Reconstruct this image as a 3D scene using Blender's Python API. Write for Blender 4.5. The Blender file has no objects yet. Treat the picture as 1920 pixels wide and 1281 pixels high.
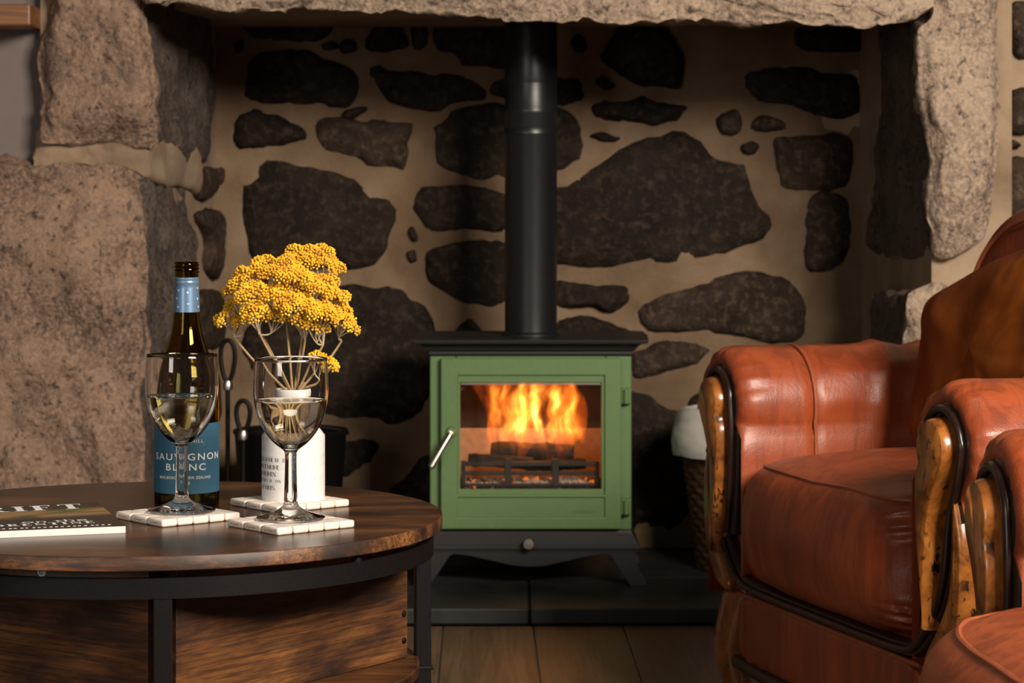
import bpy, math, random
from mathutils import Vector, Matrix, noise
random.seed(7)
PI = math.pi
sc = bpy.context.scene
C = sc.collection
# ------------------------------------------------------------------ camera, light, exposure
HC, FP = 0.88, 4500.0                      # camera height, focal length in pixels of a 1920 px wide frame
HY = 380.0                                 # image row of the horizon
cd = bpy.data.cameras.new('camera'); cam = bpy.data.objects.new('camera', cd); C.objects.link(cam)
cam.location = (0, 0, HC); cam.rotation_euler = (PI/2, 0, 0)
cd.sensor_width = 36; cd.lens = FP/1920*36; cd.shift_y = -(640.5-HY)/1920
cd.clip_start = .05; cd.clip_end = 60
cd.dof.use_dof = True; cd.dof.focus_distance = 2.98; cd.dof.aperture_fstop = 12.5
sc.camera = cam
sc.view_settings.view_transform = 'Standard'; sc.view_settings.look = 'None'
sc.view_settings.gamma = 1; sc.view_settings.use_curve_mapping = False
sc.view_settings.exposure = 0.0
w = bpy.data.worlds.new('room_light'); sc.world = w; w.use_nodes = True
w.node_tree.nodes['Background'].inputs[0].default_value = (1, .86, .72, 1)
w.node_tree.nodes['Background'].inputs[1].default_value = .055
def area(name, loc, target, sx, sy, power, col):
    l = bpy.data.lights.new(name, 'AREA'); l.shape = 'RECTANGLE'; l.size = sx; l.size_y = sy
    l.energy = power; l.color = col
    o = bpy.data.objects.new(name, l); C.objects.link(o); o.location = loc
    o.rotation_euler = (Vector(target)-Vector(loc)).to_track_quat('-Z', 'Y').to_euler()
    return o
area('window_daylight', (1.95, .5, 2.3), (0, 4.6, .75), 1.5, .95, 275, (1, .88, .745))
area('side_window_daylight', (-2.1, -.4, 1.5), (-.2, 3.4, .7), .9, 1.5, 30, (1, .92, .84))
sc.cycles.max_bounces = 16; sc.cycles.transmission_bounces = 16; sc.cycles.transparent_max_bounces = 16
sc.cycles.volume_step_rate = .2

# ------------------------------------------------------------------ helpers
def at(px, py, Y):
    return Vector(((px-960)*Y/FP, Y, HC-(py-HY)*Y/FP))
def tag(o, label=None, cat=None, group=None, kind=None):
    if label: o['label'] = label
    if cat: o['category'] = cat
    if group: o['group'] = group
    if kind: o['kind'] = kind
    return o
def empty(name, loc=(0, 0, 0), rz=0, label=None, cat=None, group=None):
    o = bpy.data.objects.new(name, None); C.objects.link(o)
    o.location = loc; o.rotation_euler = (0, 0, rz); o.empty_display_size = .05
    return tag(o, label, cat, group)
class MB:
    def __init__(s): s.v = []; s.f = []
    def add(s, V, F):
        n = len(s.v); s.v += [tuple(p) for p in V]; s.f += [tuple(i+n for i in f) for f in F]; return s
    def box(s, c, d, M=None):
        x, y, z = d[0]/2, d[1]/2, d[2]/2
        V = [Vector((a*x, b*y, e*z)) for e in (-1, 1) for b in (-1, 1) for a in (-1, 1)]
        if M: V = [M @ p for p in V]
        V = [p+Vector(c) for p in V]
        return s.add(V, [(0, 2, 3, 1), (4, 5, 7, 6), (0, 1, 5, 4), (2, 6, 7, 3), (1, 3, 7, 5), (0, 4, 6, 2)])
    def b2(s, a, b):
        return s.box([(p+q)/2 for p, q in zip(a, b)], [abs(q-p) for p, q in zip(a, b)])
    def loft(s, rings, cap0=True, cap1=True, closed=True):
        n = len(rings[0]); V = [p for r in rings for p in r]; F = []
        for i in range(len(rings)-1):
            for j in range(n if closed else n-1):
                k = (j+1) % n
                F.append((i*n+j, i*n+k, (i+1)*n+k, (i+1)*n+j))
        if cap0: F.append(tuple(range(n-1, -1, -1)))
        if cap1: F.append(tuple((len(rings)-1)*n+j for j in range(n)))
        return s.add(V, F)
    def lathe(s, prof, seg=48, c=(0, 0, 0), close=False):
        rings = [[(c[0]+max(r, 1e-5)*math.cos(2*PI*j/seg), c[1]+max(r, 1e-5)*math.sin(2*PI*j/seg), c[2]+z) for j in range(seg)] for r, z in prof]
        if close: rings.append(rings[0]); return s.loft(rings, False, False)
        return s.loft(rings)
    def tube(s, path, rad, seg=8, closed=False, flat=None):
        P = [Vector(p) for p in path]; n = len(P)
        R = rad if isinstance(rad, (list, tuple)) else [rad]*n
        T = []
        for i in range(n):
            if closed: t = P[(i+1) % n]-P[i-1]
            else: t = P[min(i+1, n-1)]-P[max(i-1, 0)]
            T.append(t.normalized() if t.length > 1e-9 else Vector((0, 0, 1)))
        up = Vector((0, 0, 1)) if abs(T[0].z) < .9 else Vector((0, 1, 0))
        if flat: up = Vector(flat)
        nrm = (up-T[0]*up.dot(T[0])).normalized(); rings = []
        for i in range(n):
            if flat: nrm = Vector(flat)
            nrm = (nrm-T[i]*nrm.dot(T[i])).normalized(); bn = T[i].cross(nrm)
            rings.append([P[i]+(nrm*math.cos(2*PI*j/seg)+bn*math.sin(2*PI*j/seg))*R[i] for j in range(seg)])
        if closed: rings.append(rings[0]); return s.loft(rings, False, False)
        return s.loft(rings)
    def prism(s, poly, a, b, f):
        n = len(poly); V = [f(p, a) for p in poly]+[f(p, b) for p in poly]
        F = [tuple(range(n)), tuple(range(2*n-1, n-1, -1))]+[(i, n+i, n+(i+1) % n, (i+1) % n) for i in range(n)]
        return s.add(V, F)
    def grid(s, xs, zs, solid, y0, y1):
        """welded plate in the xz plane; solid(i, j) says whether cell i, j is filled"""
        nx, nz = len(xs), len(zs); idx = {}; V = []; F = []
        def v(i, j, k):
            if (i, j, k) not in idx: idx[(i, j, k)] = len(V); V.append((xs[i], (y0, y1)[k], zs[j]))
            return idx[(i, j, k)]
        ok = lambda i, j: 0 <= i < nx-1 and 0 <= j < nz-1 and solid(i, j)
        for i in range(nx-1):
            for j in range(nz-1):
                if not solid(i, j): continue
                F.append((v(i, j, 0), v(i+1, j, 0), v(i+1, j+1, 0), v(i, j+1, 0))); F.append((v(i, j, 1), v(i, j+1, 1), v(i+1, j+1, 1), v(i+1, j, 1)))
                for di, dj, a, b in ((-1, 0, (0, 0), (0, 1)), (1, 0, (1, 1), (1, 0)), (0, -1, (1, 0), (0, 0)), (0, 1, (0, 1), (1, 1))):
                    if not ok(i+di, j+dj): F.append((v(i+a[0], j+a[1], 0), v(i+a[0], j+a[1], 1), v(i+b[0], j+b[1], 1), v(i+b[0], j+b[1], 0)))
        return s.add(V, F)
    def build(s, name, mat, parent=None, smooth=True, bevel=0, seg=2, sub=0, angle=40):
        me = bpy.data.meshes.new(name); me.from_pydata(s.v, [], s.f); me.validate()
        import bmesh
        bm = bmesh.new(); bm.from_mesh(me); bmesh.ops.recalc_face_normals(bm, faces=bm.faces); bm.to_mesh(me); bm.free()
        o = bpy.data.objects.new(name, me); C.objects.link(o)
        if mat: me.materials.append(mat)
        if smooth:
            me.polygons.foreach_set('use_smooth', [True]*len(me.polygons))
            try: me.set_sharp_from_angle(angle=math.radians(angle))
            except Exception: pass
        if bevel:
            m = o.modifiers.new('bevel', 'BEVEL'); m.width = bevel; m.segments = seg; m.limit_method = 'ANGLE'; m.angle_limit = .6
            m.harden_normals = False
        if sub:
            m = o.modifiers.new('sub', 'SUBSURF'); m.levels = sub; m.render_levels = sub
        if parent: o.parent = parent
        return o
def copy_tree(o, parent=None):
    c = o.copy(); C.objects.link(c); c.parent = parent
    for ch in list(o.children): copy_tree(ch, c)
    return c
def catmull(P, n=8, closed=False):
    P = [Vector(p) for p in P]; out = []; m = len(P)
    for i in range(m if closed else m-1):
        if closed: a, b, c, d = P[i-1], P[i], P[(i+1) % m], P[(i+2) % m]
        else: a, b, c, d = P[max(i-1, 0)], P[i], P[i+1], P[min(i+2, m-1)]
        for k in range(n):
            t = k/n
            out.append(.5*((2*b)+(c-a)*t+(2*a-5*b+4*c-d)*t*t+(3*b-a-3*c+d)*t**3))
    if not closed: out.append(P[-1])
    return out
def resample(P, n):
    P = [Vector(p) for p in P]; L = [0]
    for i in range(len(P)): L.append(L[-1]+(P[(i+1) % len(P)]-P[i]).length)
    out = []; j = 0
    for k in range(n):
        t = L[-1]*k/n
        while L[j+1] < t: j += 1
        q = (t-L[j])/max(L[j+1]-L[j], 1e-9)
        out.append(P[j].lerp(P[(j+1) % len(P)], q))
    return out
def fbm(p, o=4):
    return noise.fractal(Vector(p), 1.0, 2.0, o)
def sstep(a, b, x):
    t = min(max((x-a)/(b-a), 0), 1); return t*t*(3-2*t)
def text_faces(s, size, bold=False, spacing=1.0):
    cu = bpy.data.curves.new('t', 'FONT'); cu.body = s; cu.size = size; cu.align_x = 'CENTER'; cu.space_character = spacing
    cu.resolution_u = 3
    if bold: cu.offset = size*.012
    o = bpy.data.objects.new('t', cu); C.objects.link(o)
    me = bpy.data.meshes.new_from_object(o.evaluated_get(bpy.context.evaluated_depsgraph_get()))
    V = [(v.co.x, v.co.y) for v in me.vertices]; F = [tuple(p.vertices) for p in me.polygons]
    bpy.data.objects.remove(o); bpy.data.curves.remove(cu); bpy.data.meshes.remove(me)
    return V, F
def serif(s, h, gap=.16):
    """high-contrast serif capitals built from strokes; returns verts, faces, width"""
    V = []; F = []; x = 0.0; TK, TN = .22, .075
    def quad(a, b, c, d):
        n = len(V); V.extend([a, b, c, d]); F.append((n, n+1, n+2, n+3))
    def bar(x0, y0, x1, y1): quad((x+x0, y0), (x+x1, y0), (x+x1, y1), (x+x0, y1))
    def st(xc, y0=0, y1=1, wd=TK, sf=True):
        bar(xc-wd/2, y0, xc+wd/2, y1)
        if sf: bar(xc-wd/2-.08, y0, xc+wd/2+.08, y0+TN); bar(xc-wd/2-.08, y1-TN, xc+wd/2+.08, y1)
    def dg(x0, y0, x1, y1, wd): quad((x+x0-wd/2, y0), (x+x0+wd/2, y0), (x+x1+wd/2, y1), (x+x1-wd/2, y1))
    def arc(cx, cy, rx, ry, a0, a1, wd=TK):
        k = 14
        for i in range(k):
            p = []
            for a in (a0+(a1-a0)*i/k, a0+(a1-a0)*(i+1)/k):
                a = math.radians(a); t = TN+(wd-TN)*abs(math.cos(a))
                p.append(((x+cx+rx*math.cos(a), cy+ry*math.sin(a)), (x+cx+(rx-t)*math.cos(a), cy+(ry-TN)*math.sin(a))))
            quad(p[0][0], p[1][0], p[1][1], p[0][1])
    for ch in s:
        wd = .7
        if ch in 'EÉF':
            st(.2); bar(.2, 1-TN, .62, 1); bar(.2, .5, .5, .5+TN); bar(.56, .78, .62, 1); bar(.46, .4, .5, .64)
            if ch != 'F': bar(.2, 0, .64, TN); bar(.58, 0, .64, .24)
            if ch == 'É': dg(.35, 1.08, .5, 1.25, .08)
        elif ch == 'I': st(.2); wd = .4
        elif ch == '1': st(.2); wd = .4
        elif ch == 'L': st(.2); bar(.2, 0, .62, TN); bar(.56, 0, .62, .28); wd = .66
        elif ch == 'T': st(.35); bar(0, 1-TN, .7, 1); bar(0, .74, .05, 1); bar(.65, .74, .7, 1)
        elif ch == 'D': st(.2); arc(.3, .5, .5, .5, -90, 90); bar(.2, 0, .3, TN); bar(.2, 1-TN, .3, 1); wd = .84
        elif ch == 'O': arc(.42, .5, .42, .5, 0, 360); wd = .86
        elif ch in 'PRB':
            st(.2); arc(.36, .74, .34, .26, -90, 90, .16); bar(.2, .48, .36, .48+TN); bar(.2, 1-TN, .36, 1)
            if ch == 'R': dg(.66, 0, .4, .5, .17); bar(.6, 0, .82, TN); wd = .82
            if ch == 'B': arc(.38, .26, .38, .26, -90, 90, .17); bar(.2, 0, .38, TN); wd = .8
        elif ch == 'N': st(.14, wd=.06); st(.7, wd=.06); dg(.7, 0, .14, 1, .17); wd = .84
        elif ch == 'M': st(.12, wd=.06); st(.86, wd=TK); dg(.48, 0, .14, 1, .16); dg(.48, 0, .84, 1, .05); wd = 1.0
        elif ch == 'A': dg(.08, 0, .4, 1, .05); dg(.7, 0, .4, 1, .18); bar(.2, .3, .6, .3+TN); bar(-.02, 0, .2, TN); bar(.55, 0, .84, TN); wd = .82
        elif ch == 'U': st(.18, .28, 1); st(.68, .28, 1, .06); arc(.42, .3, .33, .3, 180, 360, .15); wd = .84
        elif ch == 'S': arc(.32, .73, .3, .27, 20, 270, .13); arc(.32, .27, .3, .27, -160, 90, .15); wd = .66
        elif ch == '8': arc(.32, .74, .28, .26, 0, 360, .14); arc(.32, .26, .32, .28, 0, 360, .15); wd = .66
        elif ch == '.': bar(0, 0, .13, .13); wd = .15
        elif ch == "'": dg(.05, .75, .1, 1, .09); wd = .15
        elif ch == ' ': wd = .35
        x += wd+gap
    return [(a*h, b*h) for a, b in V], F, (x-gap)*h

# ------------------------------------------------------------------ materials
class NT:
    def __init__(s, name):
        s.m = bpy.data.materials.new(name); s.m.use_nodes = True; s.t = s.m.node_tree; s.n = s.t.nodes
        s.b = s.n['Principled BSDF']; s.out = s.n['Material Output']
        s.tc = s.n.new('ShaderNodeTexCoord')
    def link(s, a, b): s.t.links.new(a, b)
    def mapn(s, scale=(1, 1, 1), rot=(0, 0, 0), coord='Object', src=None):
        m = s.n.new('ShaderNodeMapping'); m.inputs['Scale'].default_value = scale; m.inputs['Rotation'].default_value = rot
        s.link(src or s.tc.outputs[coord], m.inputs['Vector']); return m.outputs[0]
    def noise(s, vec, scale, detail=4, rough=.6, dist=0):
        n = s.n.new('ShaderNodeTexNoise'); n.inputs['Scale'].default_value = scale; n.inputs['Detail'].default_value = detail
        n.inputs['Roughness'].default_value = rough; n.inputs['Distortion'].default_value = dist; s.link(vec, n.inputs['Vector']); return n.outputs['Fac']
    def voro(s, vec, scale, feat='F1', out='Distance'):
        n = s.n.new('ShaderNodeTexVoronoi'); n.feature = feat; n.inputs['Scale'].default_value = scale; s.link(vec, n.inputs['Vector']); return n.outputs[out]
    def ramp(s, fac, stops, interp='LINEAR'):
        r = s.n.new('ShaderNodeValToRGB'); r.color_ramp.interpolation = interp; e = r.color_ramp.elements
        while len(e) < len(stops): e.new(.5)
        for q, (p, c) in zip(e, stops):
            q.position = p; q.color = (c, c, c, 1) if isinstance(c, (int, float)) else (*c, 1)
        s.link(fac, r.inputs[0]); return r.outputs[0]
    def mix(s, fac, a, b, mode='MIX'):
        m = s.n.new('ShaderNodeMix'); m.data_type = 'RGBA'; m.blend_type = mode
        for v, i in ((fac, 0), (a, 6), (b, 7)):
            if hasattr(v, 'is_linked') or hasattr(v, 'node'): s.link(v, m.inputs[i])
            else: m.inputs[i].default_value = v if i == 0 else ((*v, 1) if len(v) == 3 else v)
        return m.outputs[2]
    def math(s, op, a, b=None):
        m = s.n.new('ShaderNodeMath'); m.operation = op
        for v, i in ((a, 0), (b, 1)):
            if v is None: continue
            if isinstance(v, (int, float)): m.inputs[i].default_value = v
            else: s.link(v, m.inputs[i])
        return m.outputs[0]
    def col(s, c): s.link(c, s.b.inputs['Base Color']) if not isinstance(c, tuple) else setattr(s.b.inputs['Base Color'], 'default_value', (*c, 1)); return s
    def bump(s, h, st=.3, d=.002):
        b = s.n.new('ShaderNodeBump'); b.inputs['Strength'].default_value = st; b.inputs['Distance'].default_value = d
        s.link(h, b.inputs['Height']); s.link(b.outputs[0], s.b.inputs['Normal']); return s
    def p(s, **k):
        for a, v in k.items():
            i = s.b.inputs[a.replace('_', ' ')]
            if isinstance(v, (int, float)): i.default_value = v
            elif isinstance(v, tuple): i.default_value = (*v, 1)
            else: s.link(v, i)
        return s
def simple(name, c, rough=.5, metal=0, nz=0, ns=40, bump=0):
    t = NT(name); v = t.mapn()
    if nz:
        n = t.noise(v, ns, 5)
        t.col(t.ramp(n, [(.3, tuple(x*(1-nz) for x in c)), (.7, tuple(min(1, x*(1+nz)) for x in c))]))
        if bump: t.bump(n, bump)
    else: t.col(c)
    t.p(Roughness=rough, Metallic=metal); return t.m
def granite(name, cols, dark):
    t = NT(name); v = t.mapn()
    base = t.ramp(t.noise(v, 5, 6, .65, .6), [(.32, cols[0]), (.45, cols[1]), (.56, cols[2]), (.68, cols[3])])
    sp = t.noise(v, 120, 3, .6); sp2 = t.noise(v, 55, 4, .7)
    c = t.mix(t.ramp(sp, [(.42, 0.0), (.62, .75)]), base, tuple(min(1, x*1.45) for x in cols[2]))
    c = t.mix(t.ramp(sp2, [(.33, .95), (.46, 0.0)]), c, dark)
    c = t.mix(t.ramp(t.noise(v, 9, 5, .7, .5), [(.55, 0.0), (.75, .55)]), c, dark)
    h = t.math('ADD', t.math('MULTIPLY', sp2, .6), t.math('MULTIPLY', t.noise(v, 22, 5, .7), 1.0))
    return t.col(c).bump(h, .8, .012).p(Roughness=.85).m
def rubble(name, a, b, c):
    t = NT(name); v = t.mapn()
    n = t.noise(v, 6, 6, .68, .4); n2 = t.noise(v, 45, 5, .7)
    k = t.ramp(n, [(.3, a), (.52, b), (.74, c)])
    k = t.mix(t.ramp(n2, [(.5, 0.0), (.72, .6)]), k, tuple(min(1, x*2.2) for x in c))
    return t.col(k).bump(t.math('ADD', n2, n), .9, .012).p(Roughness=.8, Specular_IOR_Level=.25).m
M = {}
M['granite_pink'] = granite('granite_pink', [(.070, .045, .034), (.16, .098, .067), (.25, .165, .115), (.32, .195, .12)], (.036, .026, .021))
M['granite_soot'] = granite('sooted_granite', [(.030, .022, .017), (.064, .047, .037), (.105, .078, .062), (.135, .10, .078)], (.018, .014, .012))
M['granite_tan'] = granite('granite_tan', [(.15, .105, .075), (.26, .188, .135), (.37, .275, .20), (.44, .33, .24)], (.055, .045, .04))
M['rubble'] = rubble('rubble_dark', (.008, .0052, .0036), (.021, .014, .0095), (.046, .032, .022))
M['rubble_warm'] = rubble('rubble_brown', (.018, .011, .007), (.046, .030, .020), (.09, .062, .043))
t = NT('lime_mortar'); v = t.mapn(); n = t.noise(v, 5, 5, .6); n2 = t.noise(v, 70, 4, .6)
t.col(t.ramp(n, [(.3, (.22, .15, .095)), (.5, (.33, .235, .155)), (.7, (.42, .31, .21))])).bump(t.math('ADD', n, t.math('MULTIPLY', n2, .3)), .6, .01).p(Roughness=.92)
M['mortar'] = t.m
t = NT('slate'); v = t.mapn(); n = t.noise(v, 7, 6, .7); n2 = t.noise(v, 160, 3)
t.col(t.ramp(n, [(.3, (.018, .019, .017)), (.7, (.045, .047, .043))])).bump(n, .25, .004).p(Roughness=t.ramp(n, [(.3, .38), (.7, .6)]))
M['slate'] = t.m
t = NT('smoked_mortar'); v = t.mapn(); n = t.noise(v, 5, 5, .6); n2 = t.noise(v, 70, 4, .6); n3 = t.noise(v, 2.2, 3, .6)
c = t.ramp(n, [(.3, (.15, .098, .058)), (.5, (.235, .160, .100)), (.7, (.31, .22, .145))])
c = t.mix(t.ramp(n3, [(.42, .55), (.6, 0.0)]), c, (.12, .075, .042))
t.col(c).bump(t.math('ADD', n, t.math('MULTIPLY', n2, .3)), .7, .012).p(Roughness=.92, Specular_IOR_Level=.2)
M['mortar_smoke'] = t.m
def oak(name, c0, c1, c2, rough, gs=1.0, axis=1):
    t = NT(name); oi = t.n.new('ShaderNodeObjectInfo')
    ad = t.n.new('ShaderNodeVectorMath'); ad.operation = 'ADD'; t.link(t.tc.outputs['Object'], ad.inputs[0])
    mu = t.n.new('ShaderNodeVectorMath'); mu.operation = 'SCALE'; mu.inputs[0].default_value = (7, 13, 5); t.link(oi.outputs['Random'], mu.inputs['Scale']); t.link(mu.outputs[0], ad.inputs[1])
    s = [9*gs, 9*gs, 9*gs]; s[axis] = 1.0*gs
    v = t.mapn(tuple(s), src=ad.outputs[0])
    n = t.noise(v, 1.3, 5, .6, 1.6)
    rings = t.math('FRACT', t.math('MULTIPLY', n, 9.0))
    fine = t.noise(t.mapn(tuple(x*14 if i != axis else x*4 for i, x in enumerate(s)), src=ad.outputs[0]), 1.0, 3)
    c = t.ramp(n, [(.3, c0), (.5, c1), (.72, c2)])
    c = t.mix(t.ramp(rings, [(0, .35), (.2, 0.0), (.85, 0.0), (1, .35)]), c, tuple(x*.45 for x in c0))
    c = t.mix(t.ramp(fine, [(.35, .45), (.55, 0.0)]), c, tuple(x*.4 for x in c0))
    return t.col(c).bump(fine, .12, .001).p(Roughness=rough).m
M['floor_oak'] = oak('floor_oak', (.10, .058, .030), (.165, .098, .052), (.22, .135, .075), .42)
def rustic(name, rough, ax, patch=1.0):
    t = NT(name); s = [1, 1, 1]
    big = t.noise(t.mapn((3.0 if ax == 0 else 9, 9 if ax == 0 else 3.0, 9)), patch, 5, .62, .35)
    sc_ = [130, 130, 130]; sc_[ax] = 5
    fine = t.noise(t.mapn(tuple(sc_)), 1.6, 4, .65, .2)
    sc2 = [420, 420, 420]; sc2[ax] = 16
    pore = t.noise(t.mapn(tuple(sc2)), 1.3, 2)
    c = t.ramp(big, [(.36, (.012, .006, .004)), (.45, (.052, .020, .0085)), (.54, (.130, .048, .014)), (.66, (.25, .100, .027))])
    c = t.mix(t.ramp(fine, [(.36, .75), (.6, 0.0)]), c, (.016, .0085, .0055))
    c = t.mix(t.ramp(pore, [(.34, .6), (.48, 0.0)]), c, (.012, .007, .005))
    return t.col(c).bump(pore, .08, .0006).p(Roughness=rough).m
M['table_top'] = rustic('rustic_board', .27, 0, 1.15)
M['table_panel'] = rustic('rustic_panel', .5, 0, 1.3)
M['table_edge'] = rustic('rustic_edge_band', .5, 0, 2.2)
M['black_steel'] = simple('black_powder_coat', (.006, .005, .005), .5, 0, .2, 300, .05)
M['black_steel'].node_tree.nodes['Principled BSDF'].inputs['Specular IOR Level'].default_value = .16
M['stove_green'] = simple('green_stove_paint', (.110, .195, .068), .48, 0, .06, 120, .06)
M['stove_black'] = simple('black_stove_paint', (.017, .0145, .014), .5, 0, .2, 160, .08)
M['flue_black'] = simple('black_flue_enamel', (.011, .011, .012), .36, 0, .1, 60)
M['chrome'] = simple('brushed_steel', (.62, .58, .53), .3, 1.0, .08, 90)
M['cast_iron'] = simple('cast_iron', (.022, .020, .020), .6, 0, .3, 200, .2)
M['soot'] = simple('sooted_steel', (.010, .008, .008), .8, 0, .3, 30)
M['firebrick'] = simple('firebrick', (.42, .27, .17), .9, 0, .2, 60, .3)
M['firebrick_dark'] = simple('sooted_firebrick', (.03, .019, .015), .85, 0, .4, 25, .3)
M['char'] = simple('charred_log', (.014, .011, .010), .8, 0, .6, 40, .9)
M['ash'] = simple('white_ash', (.52, .47, .42), .95, 0, .3, 200, .6)
M['wall_paint'] = simple('grey_plaster', (.19, .155, .145), .9, 0, .05, 20, .1)
M['beam'] = oak('beam_pine', (.16, .06, .02), (.25, .105, .035), (.32, .15, .05), .45, 1.0, 0)
def leather(name):
    t = NT(name); v = t.mapn()
    n = t.noise(v, 4, 5, .6, .4); st = t.noise(t.mapn((26, 26, 3)), 1.0, 4, .6, .8); gr = t.voro(v, 520, 'F1')
    cr = t.noise(t.mapn((14, 14, 5), rot=(.5, .4, .3)), 1.2, 6, .65, 1.2)
    c = t.ramp(n, [(.25, (.19, .032, .010)), (.5, (.31, .060, .017)), (.75, (.40, .090, .026))])
    c = t.mix(t.ramp(st, [(.40, .55), (.55, 0.0)]), c, (.15, .028, .010))
    h = t.math('ADD', t.math('MULTIPLY', gr, .10), t.math('MULTIPLY', cr, 1.0))
    return t.col(c).bump(h, .30, .006).p(Roughness=t.ramp(n, [(.3, .34), (.7, .48)]), Coat_Weight=.10, Coat_Roughness=.25).m
M['leather'] = leather('tan_leather')
M['piping'] = simple('leather_piping', (.30, .075, .028), .45, 0, .15, 60)
t = NT('burl_wood'); v = t.mapn(); n = t.noise(v, 14, 5, .6, 1.5); sp = t.noise(t.mapn((1, 1, .6)), 75, 3, .6, .6); cl = t.noise(v, 11, 2)
c = t.ramp(n, [(.3, (.10, .030, .007)), (.5, (.33, .108, .018)), (.72, (.50, .19, .036))])
c = t.mix(t.math('MULTIPLY', t.ramp(sp, [(.56, 0.0), (.62, 1.0)]), t.ramp(cl, [(.42, 0.0), (.52, 1.0)])), c, (.02, .008, .004))
M['burl'] = t.col(c).p(Roughness=.28, Coat_Weight=.5, Coat_Roughness=.15).m
M['dark_wood'] = simple('dark_stained_wood', (.022, .010, .007), .28, 0, .35, 40)
t = NT('rust_suede'); v = t.mapn(); n = t.noise(v, 7, 5, .6, .8)
t.col(t.ramp(n, [(.3, (.13, .027, .003)), (.5, (.20, .047, .005)), (.7, (.27, .072, .008))])).bump(t.noise(v, 400, 2), .15, .001).p(Roughness=.9, Specular_IOR_Level=.15)
M['suede'] = t.m
M['wicker'] = simple('wicker', (.065, .030, .013), .6, 0, .5, 70, .3)
M['linen'] = simple('white_linen', (.52, .49, .46), .95, 0, .06, 60, .25)
def glass(name, col, ior, rough=0):
    t = NT(name); g = t.n.new('ShaderNodeBsdfGlass'); g.inputs['Color'].default_value = (*col, 1); g.inputs['IOR'].default_value = ior; g.inputs['Roughness'].default_value = rough
    t.link(g.outputs[0], t.out.inputs[0]); return t.m
M['glass'] = glass('clear_glass', (.985, .985, .985), 1.48)
M['wine'] = glass('white_wine', (.99, .975, .92), 1.34)
M['bottle_glass'] = glass('olive_bottle_glass', (.58, .50, .18), 1.5)
t = NT('stove_glass'); tr = t.n.new('ShaderNodeBsdfTransparent'); gl = t.n.new('ShaderNodeBsdfGlossy'); gl.inputs['Roughness'].default_value = .03
mx = t.n.new('ShaderNodeMixShader'); mx.inputs[0].default_value = .05; tr.inputs[0].default_value = (.95, .93, .9, 1)
t.link(tr.outputs[0], mx.inputs[1]); t.link(gl.outputs[0], mx.inputs[2]); t.link(mx.outputs[0], t.out.inputs[0]); M['stove_glass'] = t.m
M['label'] = simple('blue_label_paper', (.030, .125, .20), .55, 0, .08, 40)
M['capsule'] = simple('blue_capsule', (.16, .27, .42), .32, .45, .05, 60)
M['white_ink'] = simple('white_ink', (.82, .82, .80), .6)
M['silver_ink'] = simple('pale_foil', (.55, .62, .68), .5)
M['black_ink'] = simple('black_ink', (.015, .014, .014), .7)
t = NT('white_stoneware'); v = t.mapn(); n = t.noise(t.mapn((1, 1, 4)), 40, 5, .6); sp = t.noise(v, 130, 2)
t.col(t.mix(t.ramp(sp, [(.70, 0.0), (.76, .6)]), t.ramp(n, [(.3, (.70, .68, .66)), (.7, (.80, .79, .77))]), (.35, .25, .18))).bump(n, .15, .002).p(Roughness=.38)
M['stoneware'] = t.m
t = NT('cream_stone_tile'); v = t.mapn(); n = t.noise(v, 60, 4)
t.col(t.ramp(n, [(.3, (.66, .57, .49)), (.7, (.80, .73, .66))])).bump(t.noise(v, 160, 4), .25, .001).p(Roughness=.7); M['tile'] = t.m
M['twine'] = simple('twine', (.30, .20, .11), .9)
t = NT('yellow_floret'); v = t.mapn(); n = t.noise(v, 60, 3); n2 = t.noise(v, 420, 2)
t.col(t.mix(t.ramp(n2, [(.5, 0.0), (.75, .5)]), t.ramp(n, [(.32, (.62, .27, .008)), (.5, (.80, .44, .012)), (.7, (.88, .57, .024))]), (.80, .55, .14))).p(Roughness=.75); M['floret'] = t.m
M['stem'] = simple('dried_stem', (.36, .24, .11), .8, 0, .3, 60)
M['branchlet'] = simple('pale_branchlet', (.52, .42, .29), .85, 0, .2, 60)
M['paper'] = simple('page_paper', (.72, .69, .65), .9, 0, .05, 300)
t = NT('magazine_cover'); v = t.mapn((7, 16, 1)); n = t.noise(v, 1.0, 4, .6, .7); sp = t.n.new('ShaderNodeSeparateXYZ'); t.link(t.tc.outputs['Object'], sp.inputs[0])
band = t.ramp(t.math('MULTIPLY', sp.outputs[1], 1/.256), [(.40, 0.0), (.52, 1.0), (.70, 1.0), (.78, 0.0)])
pic = t.ramp(n, [(.30, (.028, .021, .017)), (.43, (.10, .13, .035)), (.50, (.33, .15, .05)), (.60, (.30, .22, .12)), (.68, (.12, .17, .06)), (.8, (.05, .035, .025))])
t.col(t.mix(band, (.030, .023, .019), pic)).p(Roughness=.38); M['cover'] = t.m

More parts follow.
